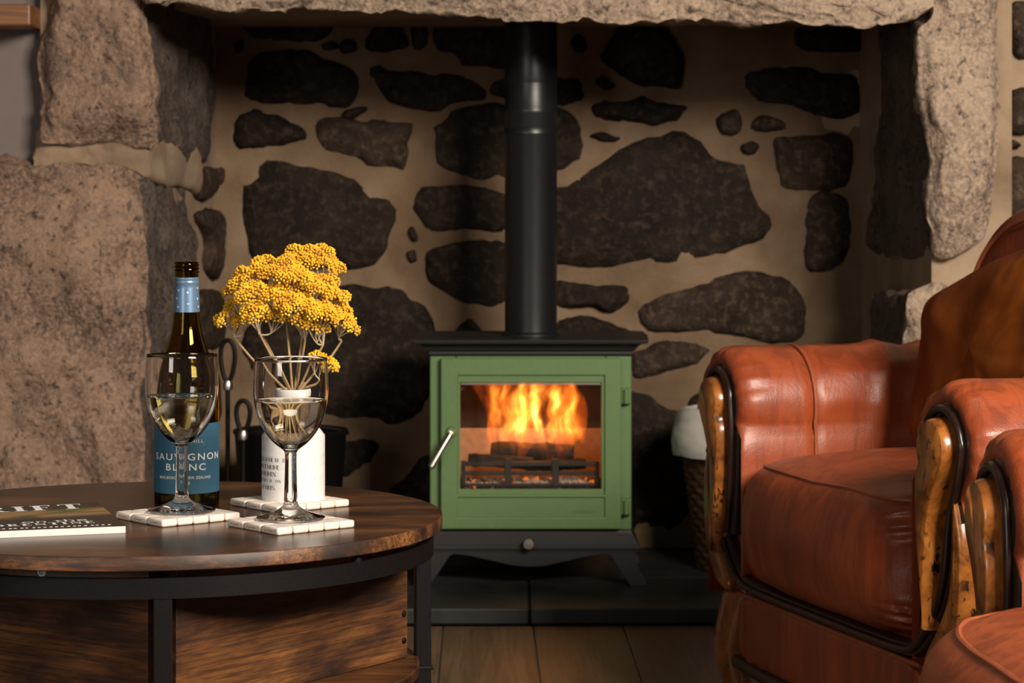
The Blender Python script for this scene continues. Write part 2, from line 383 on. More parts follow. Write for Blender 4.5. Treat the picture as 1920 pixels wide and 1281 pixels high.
# ------------------------------------------------------------------ setting: floor, hearth, walls
def rock(name, front, back, mat, parent=None, n=96, fr=16, dr=10, amp=.012, sc_=5.0, round_=.03, jag=.0, seed=0, soot=0):
    """a block lofted between a front and a back outline, with rounded edge and broken surface"""
    A = resample(front, n); B = resample(back, n); cA = sum(A, Vector())/n; cB = sum(B, Vector())/n
    dep = (cB-cA); L = dep.length; d = dep/L; rings = []
    for i in range(1, fr+1):
        s = i/fr; bul = round_*sstep(.55, 1.0, s)**2
        rings.append([cA+(p-cA)*(s*(1-.012*sstep(.8, 1, s)))+d*bul for p in A])
    for i in range(1, dr+1):
        s = i/dr
        rings.append([p.lerp(q, s)+d*round_*(1-s)*.9 for p, q in zip(A, B)])
    o = Vector((seed*3.7, seed*1.3, seed*2.1)); out = []
    for r in rings:
        rr = []
        for p in r:
            q = p*sc_+o
            nv = Vector((fbm(q, 5), fbm(q+Vector((31, 7, 3)), 5), fbm(q+Vector((5, 17, 41)), 5)))*amp
            if n >= 100: nv += d*(.022*fbm(p*3.1+o, 2)+.012*abs(fbm(p*7.5-o, 2)))
            nv += Vector((fbm(p*17+o, 3), .3*fbm(p*17-o, 3), fbm(p*17+o+Vector((3, 8, 1)), 3)))*jag*1.6
            if jag: nv += Vector((fbm(p*40+o, 2), fbm(p*40+o+Vector((9, 9, 9)), 2), fbm(p*40-o, 2)))*jag
            rr.append(p+nv)
        out.append(rr)
    m = MB(); m.loft(out, True, True)
    ob = m.build(name, mat, parent, angle=80)
    if soot:
        ob.data.materials.append(M['granite_soot'])
        for pl_ in ob.data.polygons:
            c_ = pl_.center
            if pl_.normal.x*soot > .55 and c_.y > cA.y+.05+.02*fbm(c_*14, 3): pl_.material_index = 1
    return ob

floor = MB().b2((-2.6, .9, -.05), (2.6, 5.6, -.0035)).build('floor', M['dark_wood'], smooth=False); tag(floor, kind='structure', label='brown oak plank floor in front of the hearth')
pw = .187; ra = math.radians(-.76)
me_cache = None
for i in range(-9, 10):
    for j, (y0, y1) in enumerate(((1.0, 3.2), (3.203, 4.985)) if i % 2 else ((1.0, 2.2), (2.203, 4.985))):
        x0 = -.1435+i*pw
        b = MB().b2((x0+.0012, y0, -.003), (x0+pw-.0012, y1, 0)).build('plank', M['floor_oak'], floor, smooth=False, bevel=.0012, seg=1)
        b.rotation_euler = (0, 0, 0)
        b.matrix_local = Matrix.Translation((0, 5, 0)) @ Matrix.Rotation(-ra, 4, 'Z') @ Matrix.Translation((0, -5, 0))
hz = .034
hearth = MB().b2((-1.0, 5.03, 0), (1.0, 5.92, .026)).build('hearth', M['soot'], smooth=False); tag(hearth, 'dark slate hearth under the stove', kind='structure')
def slab(x0, x1, y0, y1):
    MB().b2((x0+.002, y0+.002, .0), (x1-.002, y1-.002, hz)).build('slab', M['slate'], hearth, smooth=False, bevel=.004)
for a in ((-1.0, -.52, 5.0, 5.42), (-.52, .037, 5.0, 5.42), (.037, .55, 5.0, 5.42), (.55, 1.0, 5.0, 5.42), (-1.0, -.25, 5.42, 5.92), (-.25, .285, 5.42, 5.92), (.285, 1.0, 5.42, 5.92)): slab(*a)

YB = 5.9
back = MB().b2((-1.05, YB, 0), (1.1, YB+.25, 2.2)).build('wall_back', M['mortar'], smooth=False); tag(back, 'rubble stone back wall of the fireplace with lime mortar joints', kind='structure')
# uneven mortar skin
m = MB(); nx, nz = 110, 80; G = []
for j in range(nz+1):
    for i in range(nx+1):
        x = -.95+1.95*i/nx; z = 1.5*j/nz
        G.append((x, YB-.012-.016*fbm((x*4, 3, z*4), 4)-.006*fbm((x*18, 9, z*18), 3), z))
m.add(G, [(j*(nx+1)+i, j*(nx+1)+i+1, (j+1)*(nx+1)+i+1, (j+1)*(nx+1)+i) for j in range(nz) for i in range(nx)])
m.build('mortar_bed', M['mortar_smoke'], back)
def stone_piece(pts, Y, mat, parent, th=.035, k=0, n=44):
    P = catmull([at(x, y, Y) for x, y in pts], 5, True)
    rng = random.Random(k)
    fr = resample(P, n)
    bk = [p+Vector((0, th, 0)) for p in fr]
    c = sum(fr, Vector())/n
    sz = max((p-c).length for p in fr)
    fr2 = [c+(p-c)*.93+Vector((0, 0, 0)) for p in fr]
    return rock('stone', [p for p in fr2], [c+Vector((0, th, 0))+(q-Vector((0, th, 0))-c)*1.03 for q in bk], mat, parent, n=n, fr=6, dr=4, amp=min(.012, sz*.10), sc_=9, round_=.015, jag=.004, seed=k)
ST = [
 [(444,20),(624,20),(620,64),(567,71),(504,75),(455,67)],
 [(447,184),(451,131),(474,94),(530,88),(590,97),(605,112),(665,127),(676,150),(665,184),(620,199),(560,199),(526,191),(474,193)],
 [(687,129),(755,129),(848,139),(912,161),(912,180),(860,195),(822,206),(777,210),(736,199),(702,172)],
 [(706,37),(740,36),(758,71),(762,92),(683,92)],
 [(815,41),(848,28),(960,28),(985,90),(960,131),(871,131),(856,109),(815,86)],
 [(436,229),(474,202),(492,210),(537,221),(575,251),(560,266),(492,277),(434,275)],
 [(597,225),(680,225),(702,217),(755,221),(779,232),(770,292),(758,322),(717,320),(672,303),(605,273)],
 [(807,244),(841,221),(850,203),(950,195),(1050,200),(1085,240),(1105,290),(1060,318),(950,335),(830,323),(812,280)],
 [(441,342),(474,337),(476,300),(541,300),(612,315),(680,341),(745,382),(740,431),(728,480),(690,500),(620,512),(540,515),(465,495),(450,430)],
 [(773,380),(800,345),(882,345),(927,360),(960,375),(955,435),(867,437),(803,435),(777,410)],
 [(795,490),(815,460),(960,455),(955,578),(880,572),(820,545),(800,520)],
 [(640,530),(700,525),(745,535),(800,580),(825,640),(815,740),(780,790),(740,800),(690,785),(640,790),(580,775),(470,720),(440,650),(480,590),(590,555)],
 [(848,630),(878,590),(908,632),(880,650)],
 [(610,850),(660,825),(712,830),(715,860),(690,885),(640,905),(600,900)],
 [(770,880),(800,850),(850,850),(870,930),(800,960),(720,940)],
 [(470,830),(560,800),(600,830),(580,920),(480,930)],
 [(1161,45),(1240,45),(1266,75),(1285,109),(1277,161),(1225,161),(1180,150),(1131,120),(1124,101)],
 [(1480,50),(1637,50),(1637,86),(1577,101),(1513,94),(1480,79)],
 [(1382,139),(1427,127),(1494,118),(1554,131),(1607,142),(1611,210),(1540,217),(1494,199),(1435,191),(1386,169)],
 [(925,150),(1000,135),(1082,139),(1101,169),(1097,184),(1049,199),(930,185)],
 [(1109,202),(1135,187),(1180,191),(1217,180),(1251,195),(1292,202),(1277,225),(1225,232),(1195,225),(1150,229),(1116,221)],
 [(1000,370),(1047,345),(1101,318),(1150,288),(1172,266),(1232,255),(1277,243),(1315,255),(1337,285),(1390,300),(1420,315),(1420,337),(1442,375),(1464,405),(1462,430),(1440,452),(1375,470),(1290,494),(1200,500),(1150,507),(1045,505),(1000,480)],
 [(1453,259),(1483,247),(1577,251),(1596,274),(1592,352),(1502,360),(1472,352),(1457,318)],
 [(1509,366),(1592,362),(1592,478),(1565,509),(1513,511),(1505,440)],
 [(1035,531),(1106,535),(1167,535),(1189,553),(1180,579),(1145,586),(1106,577),(1035,570)],
 [(1198,588),(1220,562),(1290,540),(1360,511),(1417,507),(1473,518),(1504,549),(1526,584),(1517,627),(1465,643),(1377,636),(1316,623),(1246,621),(1207,614)],
 [(1040,601),(1084,592),(1124,601),(1205,627),(1202,645),(1040,645)],
 [(1185,702),(1189,662),(1246,636),(1316,645),(1334,658),(1312,680),(1246,702),(1202,706)],
 [(1150,741),(1246,754),(1278,775),(1300,850),(1300,940),(1250,1000),(1150,1000)],
 [(1290,760),(1310,735),(1350,735),(1365,760),(1330,775)],
 [(1290,870),(1420,850),(1500,900),(1480,990),(1300,980)],
 [(1070,75),(1085,65),(1100,85),(1095,100),(1075,97)], [(1113,158),(1135,148),(1156,162),(1140,170)],
 [(1108,256),(1140,250),(1165,258),(1140,267)], [(1400,240),(1430,215),(1480,232),(1440,250)],
 [(1345,215),(1380,200),(1400,235),(1370,255),(1345,245)], [(1390,275),(1410,262),(1430,275),(1410,292)],
 [(635,80),(660,72),(668,95),(640,100)], [(598,88),(620,78),(636,86),(618,94)], [(440,80),(458,78),(455,96),(442,96)],
 [(636,212),(660,200),(690,200),(675,215),(650,221)], [(765,430),(775,425),(782,445),(770,452)], [(762,475),(776,470),(782,490),(768,495)],
 [(770,50),(795,40),(800,85),(778,95)],
]
for k, p in enumerate(ST):
    o = stone_piece(p, YB-.036, M['rubble_warm'] if k in (6, 22, 23, 25, 27, 34, 35) else M['rubble'], back, .05, k, 44 if k < 31 else 20)

# left jamb: mortar core, granite blocks, side stones
def core(name, poly, z0, z1, mat, label):
    o = MB().prism(poly, z0, z1, lambda p, z: (p[0], p[1], z)).build(name, mat, smooth=False); return tag(o, label, kind='structure')
jl = core('wall_left', [(-1.0, 5.09), (-.80, 5.09), (-.755, 5.5), (-.722, YB+.05), (-1.0, YB+.05)], 0, 1.9, M['mortar'], 'left jamb of the fireplace, granite blocks bedded in mortar')
def blk(parent, fpts, Yf, bpts, Yb, mat, seed, **k):
    return rock('granite_block', catmull([at(x, y, Yf) for x, y in fpts], 4, True), catmull([at(x, y, Yb) for x, y in bpts], 4, True), mat, parent, seed=seed, n=120, fr=26, dr=24, **k)
blk(jl, [(80,-110),(160,-115),(245,-110),(262,20),(270,80),(276,150),(284,230),(280,268),(230,268),(160,262),(100,262),(64,262),(56,220),(64,150),(72,60),(76,-20)], 5.03,
    [(190,-70),(280,-70),(395,-70),(402,20),(405,80),(406,150),(407,230),(400,305),(350,318),(290,300),(230,290),(190,290),(190,230),(190,150),(190,60),(190,-20)], 5.78, M['granite_pink'], 1, soot=1, amp=.030, sc_=5, round_=.03, jag=.003)
blk(jl, [(-60,318),(20,302),(90,300),(150,306),(210,312),(248,326),(258,360),(262,500),(262,640),(262,800),(262,960),(262,1130),(150,1168),(40,1168),(-60,1160),(-62,960),(-62,700),(-62,480)], 5.02,
    [(90,330),(150,330),(200,330),(240,330),(300,335),(340,340),(352,370),(357,500),(357,640),(355,800),(353,960),(350,1080),(260,1090),(180,1090),(90,1090),(90,960),(90,700),(90,480)], 5.5, M['granite_pink'], 2, soot=1, amp=.032, sc_=5, round_=.035, jag=.003)
rock('mortar_joint', catmull([at(x, y, 5.078) for x, y in [(62,240),(120,240),(200,242),(268,240),(276,285),(272,335),(230,336),(150,332),(90,328),(58,322)]], 4, True),
     catmull([at(x, y, 5.62) for x, y in [(200,270),(260,270),(330,272),(374,275),(380,315),(374,362),(330,360),(260,355),(220,352),(200,350)]], 4, True), M['mortar'], jl, n=90, fr=14, dr=14, amp=.012, sc_=8, round_=.012, jag=.003, seed=21)
def side(px, py, X0=-.774, s=(.774-.712)/.85, out=.012):
    a = (px-960)/FP; Y = (X0-s*5.05)/(a-s); p = at(px, py, Y); return p+Vector((out, 0, 0))
for k, pts in enumerate([[(372,402),(395,390),(415,396),(427,440),(420,515),(403,522),(388,500),(392,450)], [(368,345),(385,318),(410,315),(414,345),(398,372),(374,372)], [(408,318),(426,312),(430,332),(416,348)], [(372,560),(400,540),(420,560),(425,640),(385,650)], [(365,700),(410,690),(415,800),(375,810)]]):
    P = resample(catmull([side(x, y) for x, y in pts], 5, True), 36); c = sum(P, Vector())/36
    rock('stone', [c+(p-c)*.95 for p in P], [p+Vector((-.04, 0, 0)) for p in P], M['rubble_warm'], jl, n=36, fr=5, dr=3, amp=.008, sc_=9, round_=.012, jag=.002, seed=50+k)
# right jamb
jr = core('wall_right', [(.89, 5.09), (1.06, 5.09), (1.06, YB+.05), (.853, YB+.05), (.862, 5.6)], 0, 1.9, M['mortar'], 'right jamb of the fireplace, pale granite pillar on mortar')
blk(jr, [(1722,48),(1745,30),(1764,-30),(1768,-110),(1820,-115),(1880,-110),(1880,-30),(1878,60),(1873,200),(1873,300),(1866,380),(1835,462),(1775,490),(1757,470),(1752,400),(1745,320),(1735,250),(1727,170),(1722,100)], 5.03,
    [(1645,40),(1645,0),(1645,-40),(1645,-90),(1700,-90),(1790,-90),(1790,-30),(1790,60),(1790,200),(1790,300),(1790,380),(1750,450),(1690,478),(1630,470),(1632,400),(1636,320),(1640,250),(1643,170),(1645,100)], 5.62, M['granite_tan'], 3, soot=-1, amp=.018, sc_=6, round_=.025, jag=.003)
blk(jr, [(1702,560),(1740,535),(1800,530),(1870,530),(1885,560),(1885,700),(1885,850),(1885,1000),(1880,1165),(1800,1168),(1710,1165),(1702,1000),(1700,850),(1700,700)], 5.05,
    [(1630,570),(1670,560),(1740,560),(1790,560),(1790,570),(1790,700),(1790,850),(1790,1000),(1790,1090),(1740,1095),(1640,1090),(1630,1000),(1628,850),(1628,700)], 5.6, M['granite_tan'], 4, soot=-1, amp=.018, sc_=6, round_=.025, jag=.003)
wr = MB().b2((1.03, 5.17, 0), (2.6, 5.5, 2.2)).build('wall_right_outer', M['mortar'], smooth=False); tag(wr, 'rubble stone wall to the right of the granite pillar', kind='structure')
for k, p in enumerate([[(1897,15),(1930,5),(1990,20),(1990,95),(1940,105),(1900,95)], [(1877,190),(1905,168),(1960,165),(2000,200),(1980,245),(1885,247)], [(1880,268),(1905,262),(1920,272),(1890,280)], [(1880,315),(1915,296),(1980,300),(2000,380),(1940,405),(1882,395)], [(1890,-60),(1980,-70),(1990,-20),(1900,-15)]]):
    stone_piece(p, 5.13, M['rubble_warm'], wr, .05, 70+k, 32)
lb = [(240,-14),(262,6),(330,10),(400,23),(480,19),(560,15),(620,15),(700,24),(800,24),(900,28),(1000,35),(1100,38),(1200,40),(1300,45),(1400,48),(1480,42),(1560,46),(1620,52),(1680,44),(1735,36),(1760,18),(1764,-10)]
lt = [(1764-i*1524/21, -260) for i in range(22)]
fr = [at(x, y, 4.97) for x, y in lb]+[at(x, y, 4.97) for x, y in [(1766,-100),(1766,-190)]+lt+[(238,-190),(238,-100)]]
lint = rock('lintel_stone', fr, [p+Vector((0, .42, .05 if p.z < 1.35 else 0)) for p in fr], M['granite_tan'], None, n=300, fr=30, dr=12, amp=.012, sc_=7, round_=.02, jag=.006, seed=9)
lint.name = 'trim_1'; tag(lint, 'rough granite lintel spanning the fireplace opening', kind='structure')
up = MB().b2((-1.0, 5.09, 1.56), (1.05, 5.9, 2.2)).b2((-.9, 5.36, 1.31), (.95, 5.95, 1.56)).build('wall_chimney', M['mortar'], smooth=False); tag(up, 'chimney breast closing the fireplace above the lintel', kind='structure')
wl = MB().b2((-2.6, 5.13, 0), (-.96, 5.3, 2.2)).build('wall_left_outer', M['wall_paint'], smooth=False); tag(wl, 'grey painted wall behind the left granite jamb', kind='structure')
bm_ = MB().b2((-2.4, 4.98, 1.2475), (-1.0, 5.13, 1.293)).build('wall_shelf', M['beam'], smooth=False, bevel=.004); tag(bm_, 'brown wooden shelf on the grey wall at top left', 'shelf')

# ------------------------------------------------------------------ stove
k_ = 5.3/FP
SX = (994-960)*k_
def sx(px): return (px-994)*k_            # local x on the stove front
def szz(py): return HC-(py-HY)*k_-hz      # local z on the stove front
stove = empty('wood_stove', (SX, 5.3, hz), 0, 'green wood-burning stove with black top plate in the fireplace', 'stove')
G = M['stove_green']; B = M['stove_black']
bx0, bx1 = sx(806), sx(1184); bz0, bz1 = szz(994), szz(668); D = .33
wx0, wx1, wz0, wz1 = sx(863), sx(1127), szz(916), szz(717)
m = MB(); th = .012                          # body shell with the fire opening in front
m.b2((bx0, .0, bz0), (wx0-.01, th, bz1)).b2((wx1+.01, 0, bz0), (bx1, th, bz1)).b2((wx0-.01, 0, bz0), (wx1+.01, th, wz0-.01)).b2((wx0-.01, 0, wz1+.01), (wx1+.01, th, bz1))
m.b2((bx0, th, bz0), (bx0+th, D, bz1)).b2((bx1-th, th, bz0), (bx1, D, bz1)).b2((bx0+th, D-th, bz0), (bx1-th, D, bz1)).b2((bx0+th, th, bz0), (bx1-th, D-th, bz0+th)).b2((bx0+th, th, bz1-th), (bx1-th, D-th, bz1))
m.build('body', G, stove, smooth=False, bevel=.003)
# top plate with cove moulding
pr = [(szz(668), .0), (szz(664), .006), (szz(659), .006), (szz(657), .012), (szz(650), .016), (szz(645), .024), (szz(643.5), .032), (szz(643.2), .038), (szz(637), .040), (szz(636), .039)]
rings = []
for z, e in pr:
    a, b, c, d = bx0+.004-e, bx1-.004+e, -e, D+e*.4
    rings.append([(a, c, z), (b, c, z), (b, d, z), (a, d, z)])
MB().loft(rings).build('top_plate', B, stove, smooth=False, bevel=.0015)
# door
door = MB(); dx0, dx1, dz0, dz1 = sx(827), sx(1164), szz(990), szz(671)
y0, y1 = -.022, -.001
ix0, ix1, iz1 = sx(858), sx(1133), szz(703)       # inner step round the window
lz0, lz1 = szz(968), szz(931)                      # lower recessed panel
door.grid([dx0, ix0, ix1, dx1], [dz0, lz0, lz1, szz(926), iz1, dz1], lambda i, j: not (i == 1 and j in (1, 3)), y0, y1)
db = door.build('door', G, stove, smooth=False, bevel=.0025)
q = MB(); yy = y0+.006
q.grid([ix0-.001, wx0, wx1, ix1+.001], [szz(929), wz0, wz1, iz1+.001], lambda i, j: not (i == 1 and j == 1), yy, y1)
q.build('window_surround', G, db, smooth=False, bevel=.002)
MB().b2((ix0-.001, y0+.005, lz0-.001), (ix1+.001, y1, lz1+.001)).build('lower_panel', G, db, smooth=False)
V, F = text_faces('CHESNEYS', .0095, False, 1.1)
MB().add([(sx(1095)+x, y0+.0045-(.0008), szz(960)+z) for x, z in V], F).build('raised_lettering', G, db, smooth=False)
MB().b2((wx0+.0005, -.0095, wz0+.0005), (wx1-.0005, -.0065, wz1-.0005)).build('window_glass', M['stove_glass'], db, smooth=False)
MB().b2((wx0+.002, -.013, wz1-.004), (wx1-.002, -.0095, wz1-.001)).build('glass_clip', M['chrome'], db, smooth=False)
p0, p1 = Vector((sx(847), -.045, szz(808))), Vector((sx(809), -.062, szz(872)))
hd = MB().tube([p0+(p1-p0)*t for t in (0, .04, .08, .5, .9, .97, 1)], [.0045, .0056, .006, .0062, .0082, .008, .005], 14).tube([p0+Vector((.0, .004, 0)), p0+Vector((0, .026, 0))], .0055, 12).build('handle', M['chrome'], db)
MB().tube([(p0.x, -.030, p0.z), (p0.x, -.0225, p0.z)], [.010, .0125], 20).build('handle_boss', G, db)
for py in (742, 949):
    h = MB().b2((sx(1164), -.020, szz(py+15)), (sx(1183), -.0005, szz(py-15))).build('hinge', G, stove, smooth=False, bevel=.003)
    MB().tube([(sx(1173), -.0235, szz(py+13)), (sx(1173), -.0235, szz(py-13))], .0052, 12).build('hinge_pin', G, h)
# plinth
rings = []
for z, e in ((bz0-.0005, .000), (szz(999), .002), (szz(1020), .016), (szz(1022), .018), (szz(1029), .018), (szz(1030), .013), (szz(1034), .013)):
    rings.append([(bx0-e, -e, z), (bx1+e, -e, z), (bx1+e, D+e*.3, z), (bx0-e, D+e*.3, z)])
MB().loft(rings).build('plinth', B, stove, smooth=False, bevel=.001)
def apron(yb, th2):
    up_ = szz(1031); z0 = 0.0
    half = [(0, szz(1062)), (30, szz(1060)), (70, szz(1051)), (110, szz(1042)), (140, szz(1038)), (150, szz(1041)), (160, szz(1056)), (176, szz(1080)), (188, z0)]
    ext = [(219, z0), (217, szz(1086)), (207, szz(1072)), (198, szz(1050)), (196, up_)]
    R = [(x*k_, z) for x, z in half+ext]; poly = [(-x, z) for x, z in reversed(R)]+R[1:]
    return MB().prism(poly, yb, yb+th2, lambda p, y: (p[0], y, p[1]))
apron(-.012, .016).build('leg_apron', B, stove, smooth=False, bevel=.0015)
apron(D-.02, .016).build('leg_apron', B, stove, smooth=False, bevel=.0015)
MB().lathe([(.001, 0), (.006, 0), (.006, .012), (.011, .014), (.0128, .018), (.0128, .025), (.011, .0275), (.001, .028)], 24).build('air_knob', M['chrome'], stove).matrix_local = Matrix.Translation((sx(991), -.014, szz(1016))) @ Matrix.Rotation(PI/2, 4, 'X')
# firebox lining
fx0, fx1, fy1, fz0, fz1 = wx0-.012, wx1+.012, .245, wz0-.006, wz1+.02
MB().b2((fx0, fy1, szz(821)), (fx1, fy1+.03, fz1)).build('back_baffle', M['firebrick_dark'], stove, smooth=False, bevel=.002)
MB().b2((fx0, fy1-.012, fz0), (fx1, fy1+.03, szz(821)-.001)).build('firebrick', M['firebrick'], stove, smooth=False, bevel=.003)
MB().b2((fx0-.025, .014, fz0), (fx0, fy1, fz1)).build('firebrick', M['firebrick'], stove, smooth=False, bevel=.003)
MB().b2((fx1, .014, fz0), (fx1+.025, fy1, fz1)).build('firebrick', M['firebrick'], stove, smooth=False, bevel=.003)
MB().b2((fx0, .013, fz0-.02), (fx1, fy1, fz0)).build('fire_bed', M['soot'], stove, smooth=False)
# log guard: two uprights, three bars
gr = MB().b2((wx0+.002, .018, szz(914)), (wx1-.004, .028, szz(909))).build('log_guard', M['cast_iron'], stove, smooth=False, bevel=.001)
for a, b in ((876, 868), (893, 886)):
    MB().b2((wx0+.002, .018, szz(a)), (wx1-.004, .028, szz(b))).build('guard_bar', M['cast_iron'], gr, smooth=False, bevel=.0012)
for a, b, c in ((863.5, 872, 866), (945, 959, 862), (1034, 1048, 862), (1116, 1123, 868)):
    MB().b2((sx(a)+.001, .015, szz(914)), (sx(b), .030, szz(c))).build('guard_upright', M['cast_iron'], gr, smooth=False, bevel=.0015)
# logs
def log(name, a, b, r, label, seed):
    a, b = Vector(a), Vector(b); n = 18; path = [a.lerp(b, i/n) for i in range(n+1)]
    T = (b-a).normalized(); u = Vector((0, 0, 1)); u = (u-T*u.dot(T)).normalized(); vv = T.cross(u); R = []
    for i, p in enumerate(path):
        R.append([p+(u*math.cos(2*PI*j/18)*.8+vv*math.sin(2*PI*j/18))*r*(1+.22*fbm((i*.35+seed*9, j*.8, seed), 3))*(1 if 0 < i < n else .9) for j in range(18)])
    o = MB().loft(R).build(name, M['char'], angle=35); return tag(o, label, 'log', 'logs burning in the stove')
so = Vector((SX, 5.3, hz))
log('fire_log', so+Vector((sx(920), .115, szz(855))), so+Vector((sx(1078), .10, szz(858))), .024, 'large charred log lying across the fire, under the flames', 1)
log('fire_log', so+Vector((sx(877), .075, szz(868))), so+Vector((sx(1000), .07, szz(876))), .017, 'small charred log low at the left, just behind the guard', 2)
log('fire_log', so+Vector((sx(985), .06, szz(880))), so+Vector((sx(1100), .08, szz(877))), .015, 'thin charred log low at the right, behind the guard', 3)
# ash and embers
am = MB(); em = MB(); rng = random.Random(3)
for i in range(420):
    x = rng.uniform(sx(868), sx(1118)); y = rng.uniform(.034, .12); z = fz0+.002+rng.random()*.008+.008*(y-.03)/.1
    s = rng.uniform(.0015, .0045)*(1.5 if sx(985) < x < sx(1095) else 1)
    Mx = Matrix.Rotation(rng.random()*6, 3, (rng.random()+.1, rng.random(), rng.random()))
    (am if rng.random() < .93 else em).box((x, y, z), (s*2, s*1.4, s*1.5) if True else 0, Mx)
for cxp in (1005, 1030, 1062, 1075, 1085):
    for i in range(60):
        p = Vector((sx(cxp)+rng.gauss(0, .008), .036+rng.random()*.02, fz0+.004+rng.random()*.013))
        am.box(p, [rng.uniform(.002, .005) for _ in range(3)], Matrix.Rotation(rng.random()*6, 3, 'X'))
ao = am.build('ash', M['ash'], smooth=False); ao.location = so; tag(ao, 'pale wood ash and cinders on the stove bed', 'ash', kind='stuff')
t = NT('glowing_ember'); e = t.n.new('ShaderNodeEmission'); e.inputs[0].default_value = (1, .22, .03, 1); e.inputs[1].default_value = 1.0; t.link(e.outputs[0], t.out.inputs[0])
eo = em.build('embers', t.m, smooth=False); eo.location = so; tag(eo, 'glowing orange embers among the ash', 'embers', kind='stuff')
# flames: an emitting gas body with its own depth
fo = [(882,724),(892,745),(906,768),(913,800),(909,830),(914,868),(926,868),(934,845),(942,885),(962,885),(968,850),(974,882),(984,880),(990,852),(1010,850),(1022,880),(1036,878),(1046,850),(1050,878),(1064,872),(1076,845),(1088,830),(1096,842),(1102,815),(1105,780),(1100,755),(1088,738),(1080,724),(1030,723),(980,723),(930,723)]
P = resample(catmull([Vector((sx(x), 0, szz(y))) for x, y in fo], 4, True), 140); rings = []
cc = sum(P, Vector())/140
for y, s in ((.060, .90), (.068, .985), (.085, 1), (.11, 1), (.135, 1), (.15, .97), (.158, .88)):
    rings.append([Vector((cc.x+(p.x-cc.x)*s, y, min(cc.z+(p.z-cc.z)*s, wz1+.004))) for p in P])
t = NT('flame_gas'); t.n.remove(t.b)
tx = t.tc.outputs['Object']
wv = t.n.new('ShaderNodeTexNoise'); wv.inputs['Scale'].default_value = 13; wv.inputs['Detail'].default_value = 2; t.link(tx, wv.inputs['Vector'])
sb = t.n.new('ShaderNodeVectorMath'); sb.operation = 'SUBTRACT'; sb.inputs[1].default_value = (.5, .5, .5); t.link(wv.outputs['Color'], sb.inputs[0])
scl = t.n.new('ShaderNodeVectorMath'); scl.operation = 'MULTIPLY'; scl.inputs[1].default_value = (.075, .03, .06); t.link(sb.outputs[0], scl.inputs[0])
ad = t.n.new('ShaderNodeVectorMath'); ad.operation = 'ADD'; t.link(tx, ad.inputs[0]); t.link(scl.outputs[0], ad.inputs[1])
n1 = t.noise(t.mapn((38, 9, 9), src=ad.outputs[0]), 1.0, 3, .55)
n2 = t.noise(t.mapn((85, 14, 16), rot=(0, .12, 0), src=ad.outputs[0]), 1.0, 2, .5)
f1 = t.ramp(n1, [(.40, 0.0), (.68, 1.0)]); f2 = t.ramp(n2, [(.42, .08), (.72, 1.0)])
sep = t.n.new('ShaderNodeSeparateXYZ'); t.link(ad.outputs[0], sep.inputs[0])
hh = t.math('DIVIDE', t.math('SUBTRACT', sep.outputs[2], szz(885)), szz(722)-szz(885))
env = t.ramp(hh, [(0, .12), (.22, .3), (.45, 1.0), (.8, .95), (1, .6)])
xm = t.math('ABSOLUTE', t.math('MULTIPLY', t.math('SUBTRACT', sep.outputs[0], sx(1003)), 1/.115))
ex = t.ramp(xm, [(.35, 1.0), (.75, .62), (1.0, .18)])
den = t.math('MULTIPLY', t.math('MULTIPLY', t.math('ADD', t.math('MULTIPLY', f1, .75), t.math('MULTIPLY', f1, f2)), env), ex)
fc = t.ramp(den, [(0, (1, .10, .008)), (.35, (1, .19, .014)), (.8, (1, .34, .04)), (1, (1, .55, .12))])
e = t.n.new('ShaderNodeEmission'); t.link(fc, e.inputs[0]); t.link(t.math('MULTIPLY', t.math('POWER', den, 1.5), 75.0), e.inputs[1])
t.link(e.outputs[0], t.out.inputs['Volume'])
fl = MB().loft(rings).build('flames', t.m); fl.location = so; tag(fl, 'orange flames rising from the logs behind the stove glass', 'flames')
pl = bpy.data.lights.new('fire_glow', 'POINT'); pl.energy = .38; pl.color = (1, .36, .10); pl.shadow_soft_size = .05
po = bpy.data.objects.new('fire_glow', pl); C.objects.link(po); po.location = so+Vector((0, .12, szz(790)))
# flue
flue = empty('flue_pipe', (SX+.003, 5.3+.165, szz(636)+hz), 0, 'matt black flue pipe rising from the stove top', 'flue pipe')
fy = 5.465/FP
def fz(py): return HC-(py-HY)*fy-(szz(636)+hz)
MB().lathe([(.0595, .0), (.0595, fz(215)), (.0605, fz(213)), (.0605, fz(206)), (.0595, fz(204)), (.0595, fz(152))], 64).build('lower_pipe', M['flue_black'], flue)
MB().lathe([(.0588, fz(160)), (.0606, fz(152.5)), (.0606, fz(96)), (.0600, fz(94)), (.0600, .78)], 64).build('upper_pipe', M['flue_black'], flue)
MB().lathe([(.0606, fz(252)), (.0606, fz(241)), (.0596, fz(240)), (.0596, fz(253))], 64, close=True).build('joint_band', M['flue_black'], flue)
MB().lathe([(.067, .0), (.067, .004), (.063, .007), (.0597, .008), (.0597, .0)], 64, close=True).build('collar', M['flue_black'], flue)

